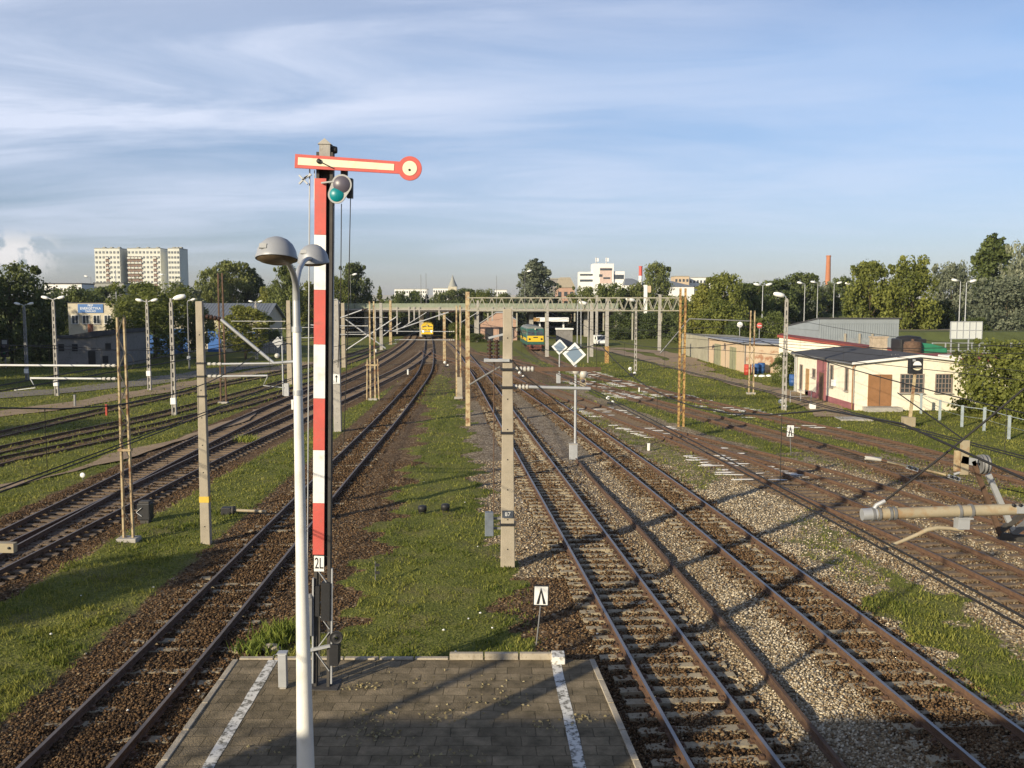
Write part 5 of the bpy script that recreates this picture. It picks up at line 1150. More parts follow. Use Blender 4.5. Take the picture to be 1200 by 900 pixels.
# ------------------------------------------------------------------ wires
def wires(key, label, y0, y1, span=(30,), zc=5.22, zm=6.75, double=True, drop=True):
    Y = np.arange(y0, y1, 2.); ys = list(span); root = thing('overhead_wire', label, 'wire', (line_at(key, y0), y0, zc), 0, 'overhead wires above the tracks'); o = root.location
    def X(y): return line_at(key, y)+.12*math.sin(y*.1)
    for d in ((-.08, .08) if double else (0,)): MB().tube([(X(y)+d-o.x, y-o.y, 0) for y in Y], .013, 5).build('contact_wire', M['wire'], root)
    def zmf(y):
        for a, b_ in zip(ys[:-1], ys[1:]):
            if a <= y <= b_: t = (y-a)/(b_-a); return zm-zc-4*.85*t*(1-t)
        return zm-zc
    MB().tube([(X(y)-o.x, y-o.y, zmf(y)) for y in Y], .013, 5).build('messenger_wire', M['wire'], root)
    if drop:
        for y in np.arange(y0+4, min(y1, 100), 7.5): MB().tube([(X(y)-o.x, y-o.y, 0), (X(y)-o.x, y-o.y, zmf(y))], .006, 4).build('dropper', M['wire'], root)
sp = (-30, 11, 30, 60, 95, 130, 165, 200)
wires('A', 'overhead wires above the semaphore track', 3, 200, sp)
wires('B', 'overhead wires above the dark track joining the semaphore track', 12, 145, (-10, 30.5, 62, 95, 130, 165), 5.25, 6.6)
wires('C', 'overhead wires above the dark track left of all sleepered tracks', 12, 200, (-10, 30.5, 62, 95, 130, 165, 200), 5.25, 6.6)
wires('M1', 'overhead wires above the main track beside the platform', 2, 150, (-20, 11, 28, 60, 95, 130, 165), 5.15, 6.7)
wires('M2', 'overhead wires above the main track on the pale gravel', 12, 120, (-10, 28, 60, 95, 130), 5.3, 6.8)
wires('M5', 'overhead wires above the brown branching track', 14, 55, (5, 28, 60), 5.4, 6.8, False)
wires('M6', 'overhead wires above the rusty track between the grass strips', 18, 130, (5, 28, 60, 95, 130), 5.4, 6.6, False)
wires('M7', 'overhead wires above the track leading to the green locomotive', 25, 150, (5, 28, 60, 95, 130, 165), 5.4, 6.8, False, False)
# ------------------------------------------------------------------ line bracket in the right foreground (its post stands outside the photo)
YR = 11.0
def Q(px, py, Y=YR): v = P(px, py, Y); return (v.x-pr.location.x, v.y-pr.location.y, v.z)
pr = thing('bracket_post', 'tan pipe bracket with clamps reaching in from the right edge over the main track', 'overhead bracket', (P(1300, 597, YR).x, YR, 0))
MB().bar((0, 0, -.3), (0, 0, 8.2), .42, .34, .28, .24, side=(0, 1, 0)).build('post', M['concrete'], pr)
MB().tube([Q(1024, 602.5), Q(1150, 598), Q(1290, 594)], .068, 16).build('pipe', M['tan'], pr)
MB().tube([Q(1010, 603), Q(1027, 602.4)], .074, 14).build('end_sleeve', M['galv'], pr)
for x in (1021, 1028, 1041, 1046, 1122, 1136): MB().tube([Q(x, 602.5-(x-1024)*.035), Q(x+3, 602.4-(x-1024)*.035)], .083, 14).build('clamp', M['galv_dark'], pr)
mb = MB(); mb.box(Q(1129, 606.5), (.18, .14, .02)); mb.box(Q(1127, 613), (.14, .12, .13)); mb.tube([Q(1123, 594), Q(1125, 604)], .014, 6); mb.tube([Q(1136, 593), Q(1135, 604)], .014, 6); mb.build('hanger', M['galv'], pr)
MB().tube([Q(1129, 622), Q(1112, 619), Q(1098, 618.5), Q(1086, 621), Q(1076, 626), Q(1055, 635), Q(1037, 641.5)], [.018, .022, .028, .028, .025, .022, .02], 8).build('steady_arm', M['tan'], pr)
MB().tube([Q(1037, 641.5), Q(1039, 645)], .03, 8).build('wire_clamp', M['black'], pr)
mb = MB(); mb.tube([Q(1022, 600), Q(1027, 592), Q(1037, 587)], .026, 8); mb.build('stay_shackle', M['galv'], pr)
MB().tube([Q(1037, 587), Q(1100, 538), Q(1147, 500), Q(1215, 443)], .013, 6).build('stay_wire', M['wire'], pr)
mb = MB()
for x in (1188, 1196): mb.lathe(Q(x, 592, YR-.08), [(0, -.01), (.022, -.01), (.022, .01)], 8, 'Y')
mb.build('bolt', M['black'], pr)
p = MB().box(Q(1198, 597, YR-.05), (.15, .05, .09)).build('end_plate', M['galv'], pr)
YR2 = 12.5
pr2 = pr; pr = thing('tension_pulley', 'grey pulley wheel on crossed rusty and grey struts in the right foreground', 'pulley', (P(1170, 640, YR2).x, YR2, 0)); YRs = YR; YR = YR2
def Q2(px, py, Y=YR2): v = P(px, py, Y); return (v.x-pr.location.x, v.y-pr.location.y, v.z)
MB().lathe(Q2(1152, 544), [(.02, -.05), (.11, -.05), (.13, -.06), (.13, -.04), (.11, -.03), (.11, -.01), (.135, -.015), (.135, .015), (.11, .01), (.11, .03), (.13, .04), (.13, .06), (.11, .05), (.02, .05)], 20, 'X').build('wheel', M['galv_dark'], pr)
MB().bar(Q2(1126, 538), Q2(1144, 542), .05, .10).build('wheel_bracket', M['galv'], pr)
MB().bar(Q2(1140, 540), Q2(1173, 628), .06, .05, side=(0, 1, 0)).build('strut', M['rust'], pr); MB().bar(Q2(1158, 556), Q2(1190, 628), .07, .05, side=(0, 1, 0)).build('strut', M['galv'], pr)
MB().bar(Q2(1172, 622), Q2(1215, 590), .07, .06, side=(0, 1, 0)).build('strut', M['dark_steel'], pr); MB().bar(Q2(1186, 626), Q2(1225, 596), .08, .06, side=(0, 1, 0)).build('strut', M['galv_dark'], pr)
MB().bar(Q2(1171, 628), Q2(1245, 636), .10, .08, side=(0, 1, 0)).build('cross_beam', M['dark_steel'], pr)
mb = MB(); a_ = Q2(1131, 516); c_ = Q2(1129, 556); mb.bar(a_, c_, .11, .05, side=(0, 1, 0)); mb.build('weight_guide', M['tan'], pr); MB().bar(Q2(1122, 528), Q2(1121, 552), .07, .05, side=(0, 1, 0)).build('weight_guide', M['rust_pale'], pr)
MB().bar(Q2(1240, 640), (Q2(1240, 640)[0], 0, 0), .2, .2, side=(0, 1, 0)).build('post', M['concrete'], pr)
MB().tube([Q2(1132, 517), (Q2(1160, 470)[0], 3, 6.4)], .010, 5).build('wire', M['wire'], pr)
MB().tube([Q2(1118, 556), Q2(1129, 552)], .02, 6).build('hook', M['galv'], pr)
YR = YRs
def Qw(px, py, Y=15.5): v = P(px, py, Y); return (v.x-rw.location.x, v.y-rw.location.y, v.z-rw.location.z)
v = P(1070, 548, 15.5); rw = thing('wire_insulator', 'white and tan rod insulators strung in a wire before the rusty tracks', 'insulator', v)
MB().tube([Qw(1014, 536.5), Qw(1032, 538.5)], .035, 10).build('insulator', M['insul'], rw); MB().tube([Qw(1040, 541), Qw(1062, 546)], .022, 8).build('rod', M['tan'], rw); MB().tube([Qw(1084, 551), Qw(1108, 556.5)], .02, 8).build('rod', M['rust_pale'], rw)
for a in ((1069, 548.5), (1118, 559.5)):
    mb = MB(); mb.bar(Qw(a[0]-6, a[1]-1.5), Qw(a[0]+6, a[1]+2), .08, .06); mb.mi = 1
    for s in (-3, 3): mb.lathe(Qw(a[0]+s, a[1]+s*.3, 15.42), [(0, -.02), (.025, -.02), (.025, .02)], 8, 'Y')
    mb.build('clevis', [M['galv'], M['black']], rw)
MB().tube([Qw(700, 452, 60), Qw(860, 485, 28), Qw(1014, 536.5), Qw(1125, 561), Qw(1300, 600, 13)], .009, 5).build('wire', M['wire'], rw)
# ------------------------------------------------------------------ bracket tip at the left edge
YE2 = 9.6; v = P(-120, 641, YE2)
pl_ = thing('bracket_post', 'tan bracket pipe end poking in at the left edge of the photo', 'overhead bracket', (v.x, YE2, 0))
MB().bar((0, 0, -.3), (0, 0, 8.), .42, .34, .28, .24, side=(0, 1, 0)).build('post', M['concrete'], pl_)
def Q3(px, py): u = P(px, py, YE2); return (u.x-v.x, 0, u.z)
MB().bar(Q3(-120, 639), Q3(18, 641.5), .10, .08, side=(0, 1, 0)).build('pipe', M['tan'], pl_); MB().lathe(Q3(13, 641), [(0, -.05), (.015, -.05), (.015, .05)], 8, 'Y').build('bolt', M['black'], pl_)
M['barrel_blue'] = mat('blue_drum', (.03, .09, .26), .5, 0, .1, 3); M['barrel_red'] = mat('red_drum', (.40, .05, .03), .5, 0, .1, 3)
# ------------------------------------------------------------------ yard lamp posts
def yard_lamp(px, pyb, pyt, label, heads=(-1, 1), pole='concrete_grey', box=None, arm=.9, wb=.32, name='lamp_post', group='yard lamp posts', Y=None, zb=0., slots=True, hs=.85):
    b_ = G(px, pyb) if Y is None else GY(px, Y, zb); h = P(px, pyt, b_.y).z-zb
    root = thing(name, label, 'street lamp', b_, 0, group); mb = MB()
    if slots:
        for s in (-1, 1): mb.bar((s*wb*.38, 0, -.2), (s*wb*.24, 0, h-.25), wb*.24, wb*.8, wb*.2, wb*.5, side=(0, 1, 0))
        for i in range(int(h/.62)+1): z = .1+i*.62; mb.box((0, 0, z), (wb*.62*(1-.35*z/h), wb*.5, .26))
    else: mb.tube([(0, 0, -.2), (0, 0, h-.2)], wb*.35, 10, wb*.2)
    mb.build('pole', M[pole], root)
    for s in heads:
        p = MB().tube([(0, 0, h-.3), (s*.08, 0, h-.05), (s*arm*.45, 0, h+.05)], .04, 8).build('arm', M['galv'], root)
        mb = MB(); L_ = .75*hs; R0 = Matrix.Rotation(-s*.22, 3, 'Y')
        mb.lathe((s*(arm*.45+L_*.45), 0, h+.10), [(0, -L_*.5), (.09*hs, -L_*.46), (.15*hs, -L_*.2), (.16*hs, .1), (.12*hs, L_*.42), (0, L_*.5)], 12, 'X', R0); mb.build('lamp_head', M['white'], root)
    if box: MB().box((0, -.12, box), (.36, .22, .46)).build('fuse_box', M['white'], root)
    return root
yard_lamp(67, 464, 350, 'double headed concrete lamp post in front of the old dark shed', box=1.1)
yard_lamp(32, 446, 357, 'shaded double headed lamp post at the left edge before the dark trees', box=1.0, pole='galv_dark')
yard_lamp(175.5, 458, 353, 'double headed slotted lamp post in front of the willow', box=1.6)
yard_lamp(204.5, 487, 350, 'nearest slotted lamp post of the left sidings, with one big white head', (1,), box=1.05, arm=.5, hs=1.2)
yard_lamp(222, 433, 352, 'dark steel lamp post just right of the slotted one with a white box', (1,), pole='galv_dark', box=1.4, slots=False)
yard_lamp(301, 421, 354, 'double headed lamp post before the right end of the depot building', wb=.36)
yard_lamp(918.5, 481, 347, 'tall lamp post with one white head at the corner of the cream workshop', (-1,), arm=.4, hs=1.15)
yard_lamp(744.5, 435, 352, 'lamp post with one white head in the grass right of the orange footed pole', (-1,), arm=.4, hs=1.5); 
yard_lamp(689, 425, 356, 'slim lamp post with one white head left of the orange footed pole', (-1,), arm=.3, slots=False, hs=1.6)
# far road lamps
for px, pyt, Y, hd, lab in ((892, 334, 158, (-1, 1), 'double headed road lamp beside the no entry sign'), (941, 332, 185, (-1,), 'road lamp in front of the dark trees left of the chimney'), (956, 331, 200, (-1,), 'road lamp just left of the brick chimney'),
        (975, 332, 190, (1,), 'road lamp just right of the brick chimney'), (997, 333, 180, (-1,), 'road lamp left of the bright tree pair'), (1039, 336, 175, (-1,), 'road lamp behind the roof of the grey hall'),
        (1122, 329, 160, (-1,), 'left one of the two close road lamps beside the panel stand'), (1129, 330, 150, (1,), 'tallest road lamp, rising behind the panel stand')):
    yard_lamp(px, 0, pyt, lab, hd, 'galv', None, 1.2, .3, 'road_lamp', 'road lamps on the right', Y, 3.3, False, 1.5)
for px, pyt, lab in ((412, 322, 'lamp on the bridge above its left end'), (494, 321, 'left one of two thin poles on the bridge over the yellow train'), (500, 319, 'right one of two thin poles on the bridge over the yellow train'), (582, 322, 'thin pole on the bridge right of the church spire'), (615, 318, 'lamp pole on the bridge left of the tall oval tree')):
    yard_lamp(px, 0, pyt, lab, (1,) if px in (412, 615) else (), 'galv_dark', None, 1.2, .22, 'bridge_lamp', 'poles on the road bridge', 224., 6.7, False, 1.6)
for px, pyt, Y, lab in ((88, 329, 500, 'leaning road lamp left of the leftmost tower'), (176, 327, 480, 'curved road lamp before the middle tower')):
    yard_lamp(px+22 if px > 100 else px+22, 0, pyt-5, lab, (-1,), 'galv_dark', None, 3, .5, 'road_lamp', 'road lamps on the left slope', Y, 3., False, 3)
# road bank right, signs and a car on it
bank(40, 190, 146, 206, 3.3)
MB_ = MB(); MB_.box((115, 165, 3.32), (150, 7, .06)); kind(MB_.build('road', M['dirt_grey']), 'structure')
for px, py, lab, red in ((867, 380.5, 'round white disc sign above the garage roof', False), (890, 381.5, 'round red sign with a white bar right of the white disc', True)):
    Ys = 147.; v = P(px, py, Ys); root = thing('road_sign', lab, 'road sign', (v.x, Ys, 0)); MB().tube([(0, 0, 0), (0, 0, v.z-.2)], .05, 8).build('post', M['galv'], root)
    d = MB().lathe((0, -.08, v.z), [(0, -.02), (.44, -.02), (.46, 0), (.44, .02), (0, .02)], 20, 'Y').build('disc', M['red'] if red else M['white'], root)
    if red: MB().box((0, -.11, v.z), (.62, .02, .17)).build('bar', M['white'], d)
def van(px, Y, z, label, rz, s=1., body='white', name='van', cat='van', L_=4.6, H_=1.95, W_=1.8):
    b_ = GY(px, Y, z); root = thing(name, label, cat, b_, rz); root.scale = (s, s, s)
    o_ = [(0, .35), (L_, .35), (L_, H_*.95), (L_-.1, H_), (1.35, H_), (.62, H_*.58), (.08, H_*.50), (0, .7)]
    mb = MB(); mb.prism([(-W_/2, y, zz_) for y, zz_ in o_][::-1], (W_, 0, 0)); mb.build('body', M[body], root, .06)
    mb = MB(); mb.prism([(-W_*.42, .66, H_*.60), (W_*.42, .66, H_*.60), (W_*.40, 1.28, H_*.95), (-W_*.40, 1.28, H_*.95)], (0, -.03, .02)); mb.build('windscreen', M['glass'], root)
    for sx in (-1, 1):
        mb = MB(); mb.box((sx*W_/2, L_*.38, H_*.76), (.03, .9, .5)); mb.build('side_window', M['glass'], root)
        MB().box((sx*W_*.36, -.02, .80), (.30, .06, .18)).build('headlight', M['insul'], root)
        for y in (.85, L_-.9):
            w_ = MB().lathe((sx*(W_/2-.08), y, .33), [(0, -.1), (.26, -.1), (.33, -.06), (.33, .06), (.26, .1), (0, .1)], 16, 'X').build('wheel', M['black'], root)
    MB().box((0, -.03, .48), (W_*.92, .10, .2)).build('bumper', M['galv_dark'], root); return root
van(705.5, 172, 0.0, 'white van parked where the dirt road begins, facing the yard', .12, 1.)
van(404, 226, 6.73, 'grey van crossing the left end of the road bridge', math.pi/2, 1.1, 'galv', L_=5.2, H_=2.2)
van(917, 158, 3.35, 'white car on the raised road behind the left end of the grey hall', math.pi/2, .95, H_=1.55, name='car', cat='car', L_=4.3)
# ------------------------------------------------------------------ the trains
M['loco_green'] = mat('loco_green', (.03, .115, .095), .45, 0, .12, 1.2, dirt=(.05, .08, .06)); M['loco_yellow'] = mat('loco_yellow', (.68, .46, .03), .45, 0, .05, 1.5)
M['loco_roof'] = mat('loco_roof', (.20, .21, .20), .7, .1, .15, 1.5); M['buffer_red'] = mat('brown_red_underframe', (.14, .05, .035), .8, 0, .3, 2)
lampon = emit('lit_headlight', (1, .93, .75), 6.)
def rail_vehicle(name, label, b_, rz, W_, H_, L_, main, low, roof, lit, brow=None):
    root = thing(name, label, 'locomotive' if not lit else 'train', b_, rz)
    zf = 1.0
    o_ = [(0, zf), (-.02, zf+.85*(H_-zf)/2.8), (.22, H_-.85), (.42, H_-.42), (L_-.3, H_-.42), (L_, zf)]
    mb = MB(); mb.prism([(-W_/2, y, z) for y, z in o_][::-1], (W_, 0, 0)); mb.build('body', M[main], root, .08)
    mb = MB(); mb.prism([(-W_*.47, .45, H_-.43), (-W_*.36, .45, H_-.12), (-W_*.15, .45, H_), (W_*.15, .45, H_), (W_*.36, .45, H_-.12), (W_*.47, .45, H_-.43)][::-1], (0, L_-.9, 0)); mb.build('roof', M[roof], root)
    for s in (-1, 1):
        mb = MB(); mb.prism([(s*W_*.24-W_*.19, .10, H_-1.52), (s*W_*.24+W_*.19, .10, H_-1.52), (s*W_*.24+W_*.18, .33, H_-.66), (s*W_*.24-W_*.18, .33, H_-.66)], (0, -.06, -.02)); mb.build('cab_window', M['glass'], root)
    zp0, zp1 = (1.55, H_-1.6)
    MB().box((0, -.03, (zp0+zp1)/2), (W_*.92, .10, zp1-zp0)).build('nose_panel', M[low], root, .02)
    for s in (-1, 1):
        c_ = (s*W_*.35, -.10, zp0+.16) if lit else (s*W_*.34, -.10, (zp0+zp1)/2-.05)
        MB().lathe(c_, [(0, -.06), (.17 if lit else .15, -.05), (.2 if lit else .17, .04)], 14, 'Y').build('headlight', lampon if lit else M['black'], root)
    MB().lathe((0, .15, H_-.5), [(0, -.12), (.13, -.1), (.15, .1)], 12, 'Y').build('top_light', M['insul'], root)
    MB().box((0, .02, zf-.12), (W_*.96, .3, .34)).build('buffer_beam', M['buffer_red'] if not lit else M['black'], root)
    for s in (-1, 1): MB().lathe((s*.88, -.30, zf-.15), [(0, -.14), (.24, -.13), (.25, -.08), (.1, -.07), (.1, .3)], 14, 'Y').build('buffer', M['black'] if lit else M['buffer_red'], root)
    mb = MB(); mb.prism([(-1.05, .1, .30), (1.05, .1, .30), (1.15, .1, .85), (-1.15, .1, .85)], (0, -.12, 0)); mb.build('snow_plough', M['buffer_red'] if not lit else M['black'], root)
    for y in (2.8, L_-2.8):
        bo = MB().box((0, y, .72), (2.3, 3.6, .5)).build('bogie', M['black'], root)
        for dy in (-1.2, 1.2):
            for s in (-1, 1): MB().lathe((s*.75, y+dy, .66), [(0, -.07), (.5, -.07), (.55, -.05), (.46, .07), (0, .07)], 18, 'X').build('wheel', M['dark_steel'], bo)
    for s in (-1, 1):
        for y in (1.3, 4.0, 6.5, 9.0): MB().box((s*W_/2, y, H_-1.15), (.05, .9, .62)).build('side_window', M['glass'], root)
    return root
lx, ly = G(627.5, 411.5).x, G(627.5, 411.5).y
LO = rail_vehicle('locomotive', 'green and yellow electric locomotive waiting at the far right tracks', (lx, ly, .02), .06, 2.95, 4.15, 15.5, 'loco_green', 'loco_yellow', 'loco_roof', False)
MB().box((0, -.04, 1.34), (2.9, .10, .36)).build('green_band', M['loco_green'], LO); MB().box((-1.49, 7.5, 1.9), (.04, 13.6, .5)).build('side_stripe', M['loco_yellow'], LO)
MB().box((0, -.095, 2.28), (.75, .03, .16)).build('number_plate', M['black'], LO)
TR = rail_vehicle('rail_train', 'small yellow train with lit headlights coming out from under the bridge', (G(500.8, 397.2).x, G(500.8, 397.2).y, 0), .08, 2.65, 3.55, 17, 'loco_yellow', 'loco_yellow', 'loco_yellow', True)
# ------------------------------------------------------------------ diamond boards, marker boards, signals
def diamond(px, pyb, pyd, half, label, box_h, offs=0.):
    b_ = G(px, pyb); zc = P(px, pyd, b_.y).z; root = thing('diamond_signal', label, 'railway sign', b_, 0, 'diamond boards')
    MB().tube([(0, 0, 0), (0, 0, zc-half*.9)], .07, 10).build('post', M['galv'], root)
    d = math.sqrt(2)*half; R = Matrix.Rotation(.05, 3, 'Y')@Matrix.Rotation(math.pi/4, 3, 'Y')
    p = MB().box((offs, -.10, zc), (d, .04, d), R=R).build('frame', M['white'], root, .01)
    MB().box((offs, -.125, zc), (d*.72, .02, d*.72), R=R).build('panel', mat('blue_grey_panel', (.20, .27, .35), .35, .1, .08, 2), p)
    MB().box((-.10, -.06, box_h*.5), (.42, .32, box_h)).build('cable_box', M['galv'], root, .02); MB().box((-.10, -.06, box_h+.02), (.46, .36, .05)).build('box_lid', M['concrete_grey'], root)
    return root, zc
r, zc = diamond(674, 538, 415, .60, 'big white edged diamond board on a grey post between the main tracks', .78, -.08)
MB().lathe((.0, -.16, zc-.86), [(0, -.1), (.16, -.1), (.18, .12), (0, .14)], 12, 'Y').build('signal_lamp', M['insul'], r); MB().lathe((.40, -.12, zc-1.0), [(0, -.12), (.2, -.1), (.2, .12), (0, .14)], 12, 'Y').build('signal_lamp', M['insul'], r)
MB().box((.36, -.05, zc-1.35), (.3, .2, .55)).build('signal_box', M['tan'], r); MB().lathe((.36, -.16, zc-1.35), [(0, -.01), (.1, -.01), (.1, .01)], 12, 'Y').build('lens', M['lensdark'], r)
r, zc = diamond(655.5, 449, 406.5, .80, 'smaller white edged diamond board behind the big one', .95)
# signal with a grey diamond back at the left
b_ = G(332, 464); r = thing('diamond_signal', 'grey backed diamond signal on a post with a cable box before the depot building', 'railway sign', b_, 0); zc = P(326, 401, b_.y).z
MB().tube([(0, 0, 0), (0, 0, zc+.5)], .07, 10).build('post', M['galv'], r); MB().box((-.35, -.08, zc), (.68, .05, .68), R=Matrix.Rotation(math.pi/4, 3, 'Y')).build('panel', M['galv'], r)
MB().lathe((-.42, -.15, zc-1.15), [(0, -.12), (.2, -.1), (.22, .1), (0, .14)], 12, 'Y').build('signal_lamp', M['insul'], r); MB().box((.3, 0, .55), (.4, .3, 1.1)).build('cable_box', M['galv'], r)
def marker(px, pyt, pyl, pxb, pyb, hw, hh, label, lean=0.):
    b_ = G(pxb, pyb); zc = P(px, (pyt+pyl)/2, b_.y).z; xo_ = P(px, (pyt+pyl)/2, b_.y).x-b_.x; root = thing('marker_board', label, 'railway sign', b_, 0, 'marker boards with a black chevron')
    MB().tube([(0, 0, 0), (xo_*.9, 0, zc-hh)], .018, 8).build('post', M['galv_dark'], root)
    R = Matrix.Rotation(.03, 3, 'Y'); p = MB().box((xo_, -.02, zc), (hw*2, .02, hh*2), R=R).build('plate', M['black'], root)
    MB().box((xo_, -.034, zc), (hw*1.72, .01, hh*1.76), R=R).build('face', M['white'], p)
    mb = MB()
    for s in (-1, 1): mb.prism([(xo_+s*.60*hw, -.041, zc-hh*.80), (xo_+s*.26*hw, -.041, zc-hh*.80), (xo_-s*.0*hw, -.041, zc+hh*.35), (xo_, -.041, zc+hh*.78)] if s == 1 else [(xo_, -.041, zc+hh*.78), (xo_, -.041, zc+hh*.35), (xo_-.26*hw, -.041, zc-hh*.80), (xo_-.60*hw, -.041, zc-hh*.80)], (0, -.006, 0))
    mb.build('chevron', M['black'], p); return root
marker(634, 685, 710, 628.5, 756, .18, .245, 'white marker board with a black chevron at the end of the platform')
marker(926, 497, 513, 927, 534, .20, .34, 'white marker board with a black chevron beside the far rusty tracks')
b_ = G(1066, 500); r = thing('shunting_signal', 'black shunting signal with white half discs on a tan post before the workshop', 'signal', b_); zc = P(1070, 429, b_.y).z; kx = b_.y/FPX
MB().bar((0, 0, .5), (.22, 0, zc-.4), .17, .17, .14, .14, side=(0, 1, 0)).build('post', M['rust_pale'], r); MB().box((-.1, 0, .32), (.72, .6, .64)).build('block', M['tan'], r, .03)
hd = MB().box((.22, 0, zc), (.86, .35, .98)).build('lantern', M['black'], r, .02)
for s in (1, -1):
    mb = MB(); mb.prism([(.26+.27*math.cos(math.pi*i/10), -.185, zc+s*(.06 if s > 0 else .10)+s*.27*math.sin(math.pi*i/10)*(1 if s > 0 else .6)) for i in range(11)][::-s], (0, -.012, 0)); mb.build('half_disc', M['white'] if s > 0 else M['cream_enamel'], hd)
MB().box((.05, -.19, zc+.38), (.2, .012, .14)).build('tag', M['galv'], hd)
b_ = G(1061, 478); r = thing('ladder', 'two thin dark ladders leaning from the fence to the workshop roof', 'ladder', b_)
for x0_, x1_ in ((.15, -1.25), (.75, -.75)):
    mb = MB(); e0 = Vector((x0_, -.6, 0)); e1 = Vector((x1_, -.1, 4.1)); 
    mb.tube([e0, e1], .03, 6); mb.tube([e0+Vector((.42, 0, 0)), e1+Vector((.30, 0, 0))], .03, 6)
    for i in range(1, 14): q = e0.lerp(e1, i/14); mb.tube([q, q+Vector((.40-.1*i/14, 0, 0))], .016, 5)
    mb.build('ladder_frame', M['galv_dark'], r)
# point levers with round black and white weights
def lever(px, py, label, s=1.):
    b_ = G(px, py); r = thing('point_lever', label, 'point lever', b_, 0, 'point levers with white weights'); r.scale = (s*.66, s*.66, s*.66)
    MB().box((0, 0, .14), (.75, .4, .28)).build('base', M['black'], r, .02); MB().bar((.0, 0, .2), (-.28, 0, .85), .06, .05).build('arm', M['galv_dark'], r)
    MB().lathe((-.28, -.04, .85), [(0, -.07), (.23, -.06), (.25, 0), (.23, .06), (0, .07)], 18, 'Y').build('disc', M['white'], r); MB().lathe((.30, -.05, .30), [(0, -.12), (.2, -.1), (.2, .1), (0, .12)], 14, 'Y').build('weight', M['white'], r)
    MB().bar((-.42, -.125, .74), (-.14, -.125, .96), .10, .02).build('mark', M['black'], r)
lever(715, 474, 'point lever with white weight between the white splashed track and the next', .95); lever(741, 440, 'point lever with white weight in the grass by the lamp post', 1.3)
lever(917, 479, 'point lever with white weight at the foot of the lamp post by the workshop', 1.0); lever(611, 443, 'point lever with white weight left of the white dashed tracks, farthest of all', 1.0); lever(523, 430, 'point lever with white weight at the foot of the low rusty pole', 1.0)
b_ = G(171, 612); r = thing('point_indicator', 'big dark point lantern with a white arrow beside the lattice post', 'point lantern', b_)
MB().box((0, 0, .42), (.46, .42, .62)).build('lantern', M['black'], r, .04); MB().box((0, 0, .06), (.3, .3, .14)).build('foot', M['dark_steel'], r); MB().box((0, 0, .76), (.36, .32, .07)).build('lid', M['dark_steel'], r)
mb = MB(); mb.bar((-.24, -.22, .42), (-.05, -.22, .58), .08, .012); mb.bar((-.24, -.22, .42), (-.05, -.22, .28), .08, .012); mb.build('arrow', M['white'], r)
for px, py, lab, st in ((495, 603, 'dark cable pot on legs in the central grass strip', True), (522, 601, 'dark cable pot lying in the grass right of the one on legs', False)):
    b_ = G(px, py); r = thing('cable_pot', lab, 'cable box', b_); MB().lathe((0, 0, .12), [(0, 0), (.16, 0), (.17, .18), (.13, .22), (0, .23)], 12).build('pot', M['black'], r)
    for s in (-1, 1): MB().bar((s*.10, 0, 0), (s*.10, 0, .15), .05, .05).build('leg', M['dark_steel'], r)
b_ = G(266, 604); r = thing('wire_pulley', 'dark wire compensator with a tan rod lying toward the semaphore track', 'point machine', b_); MB().box((0, 0, .17), (.38, .3, .3)).build('case', M['black'], r, .03); MB().lathe((.24, 0, .2), [(0, -.05), (.15, -.05), (.16, .05), (0, .05)], 14, 'X').build('drum', M['dark_steel'], r)
MB().tube([(.28, 0, .2), (1.5, -.1, .17)], .055, 8).build('rod', M['tan'], r)
b_ = G(440, 683); r = thing('short_sign', 'thin short post with two small black plates in the grass', 'marker post', b_); MB().tube([(0, 0, 0), (0, 0, .62)], .012, 6).build('post', M['galv_dark'], r)
for z in (.30, .52): MB().box((.06, -.015, z), (.13, .015, .08)).build('plate', M['black'], r)
for px, py, c_, h, w, lab in ((125, 487, 'barrel_red', .75, .13, 'short red post in the grassy sidings'), (88, 477, 'galv_dark', .9, .15, 'pale grey lever stand on the dirt path'), (651, 0, None, 0, 0, ''), (478, 439, 'white', .55, .16, 'little white post between the rails left of the S curve'), (760, 528, 'white', .35, .13, 'little white post beside the white splashed track'), (343, 480, 'white', .7, .16, 'little white post beside the platform lamp in the ballast'), (440, 413, 'white', .5, .3, 'little white marker in grass left of the tracks under the bridge'), (749, 460, 'white', .4, .12, 'tiny white post between the far dashed tracks')):
    if not c_: continue
    b_ = G(px, py); r = thing('marker_post', lab, 'marker post', b_, 0, 'little posts among the tracks'); MB().box((0, 0, h/2), (w, w, h)).build('stump', M[c_], r, .02); MB().box((0, 0, h+.02), (w*1.15, w*1.15, .05)).build('cap', M[c_] if c_ != 'red' else M['dark_steel'], r)
b_ = G(97, 562); r = thing('ground_disc', 'small round white disc in the grass left of the lattice post', 'marker post', b_); MB().lathe((0, 0, .2), [(0, -.03), (.10, -.02), (.12, 0), (.10, .02), (0, .03)], 16, 'Y').build('disc', M['white'], r); MB().tube([(0, .02, 0), (0, .02, .15)], .02, 6).build('stem', M['galv_dark'], r)
b_ = G(7, 432); r = thing('light_signal', 'black light signal head with a dim green lamp at the left edge', 'signal', b_); zc = P(7, 408, b_.y).z
MB().tube([(0, 0, 0), (0, 0, zc)], .09, 8).build('post', M['galv_dark'], r); hd = MB().box((0, -.1, zc), (.9, .3, 2.2)).build('head', M['black'], r, .05); MB().box((.1, -.26, zc+.75), (.6, .02, .5)).build('plate', M['grey_plate'], hd)
for z, m_ in ((.2, M['lensdark']), (-.55, mat('dim_green_lens', (.02, .12, .07), .2))): MB().lathe((0, -.27, zc+z), [(0, -.02), (.16, -.02), (.18, .02)], 14, 'Y').build('lens', m_, hd)
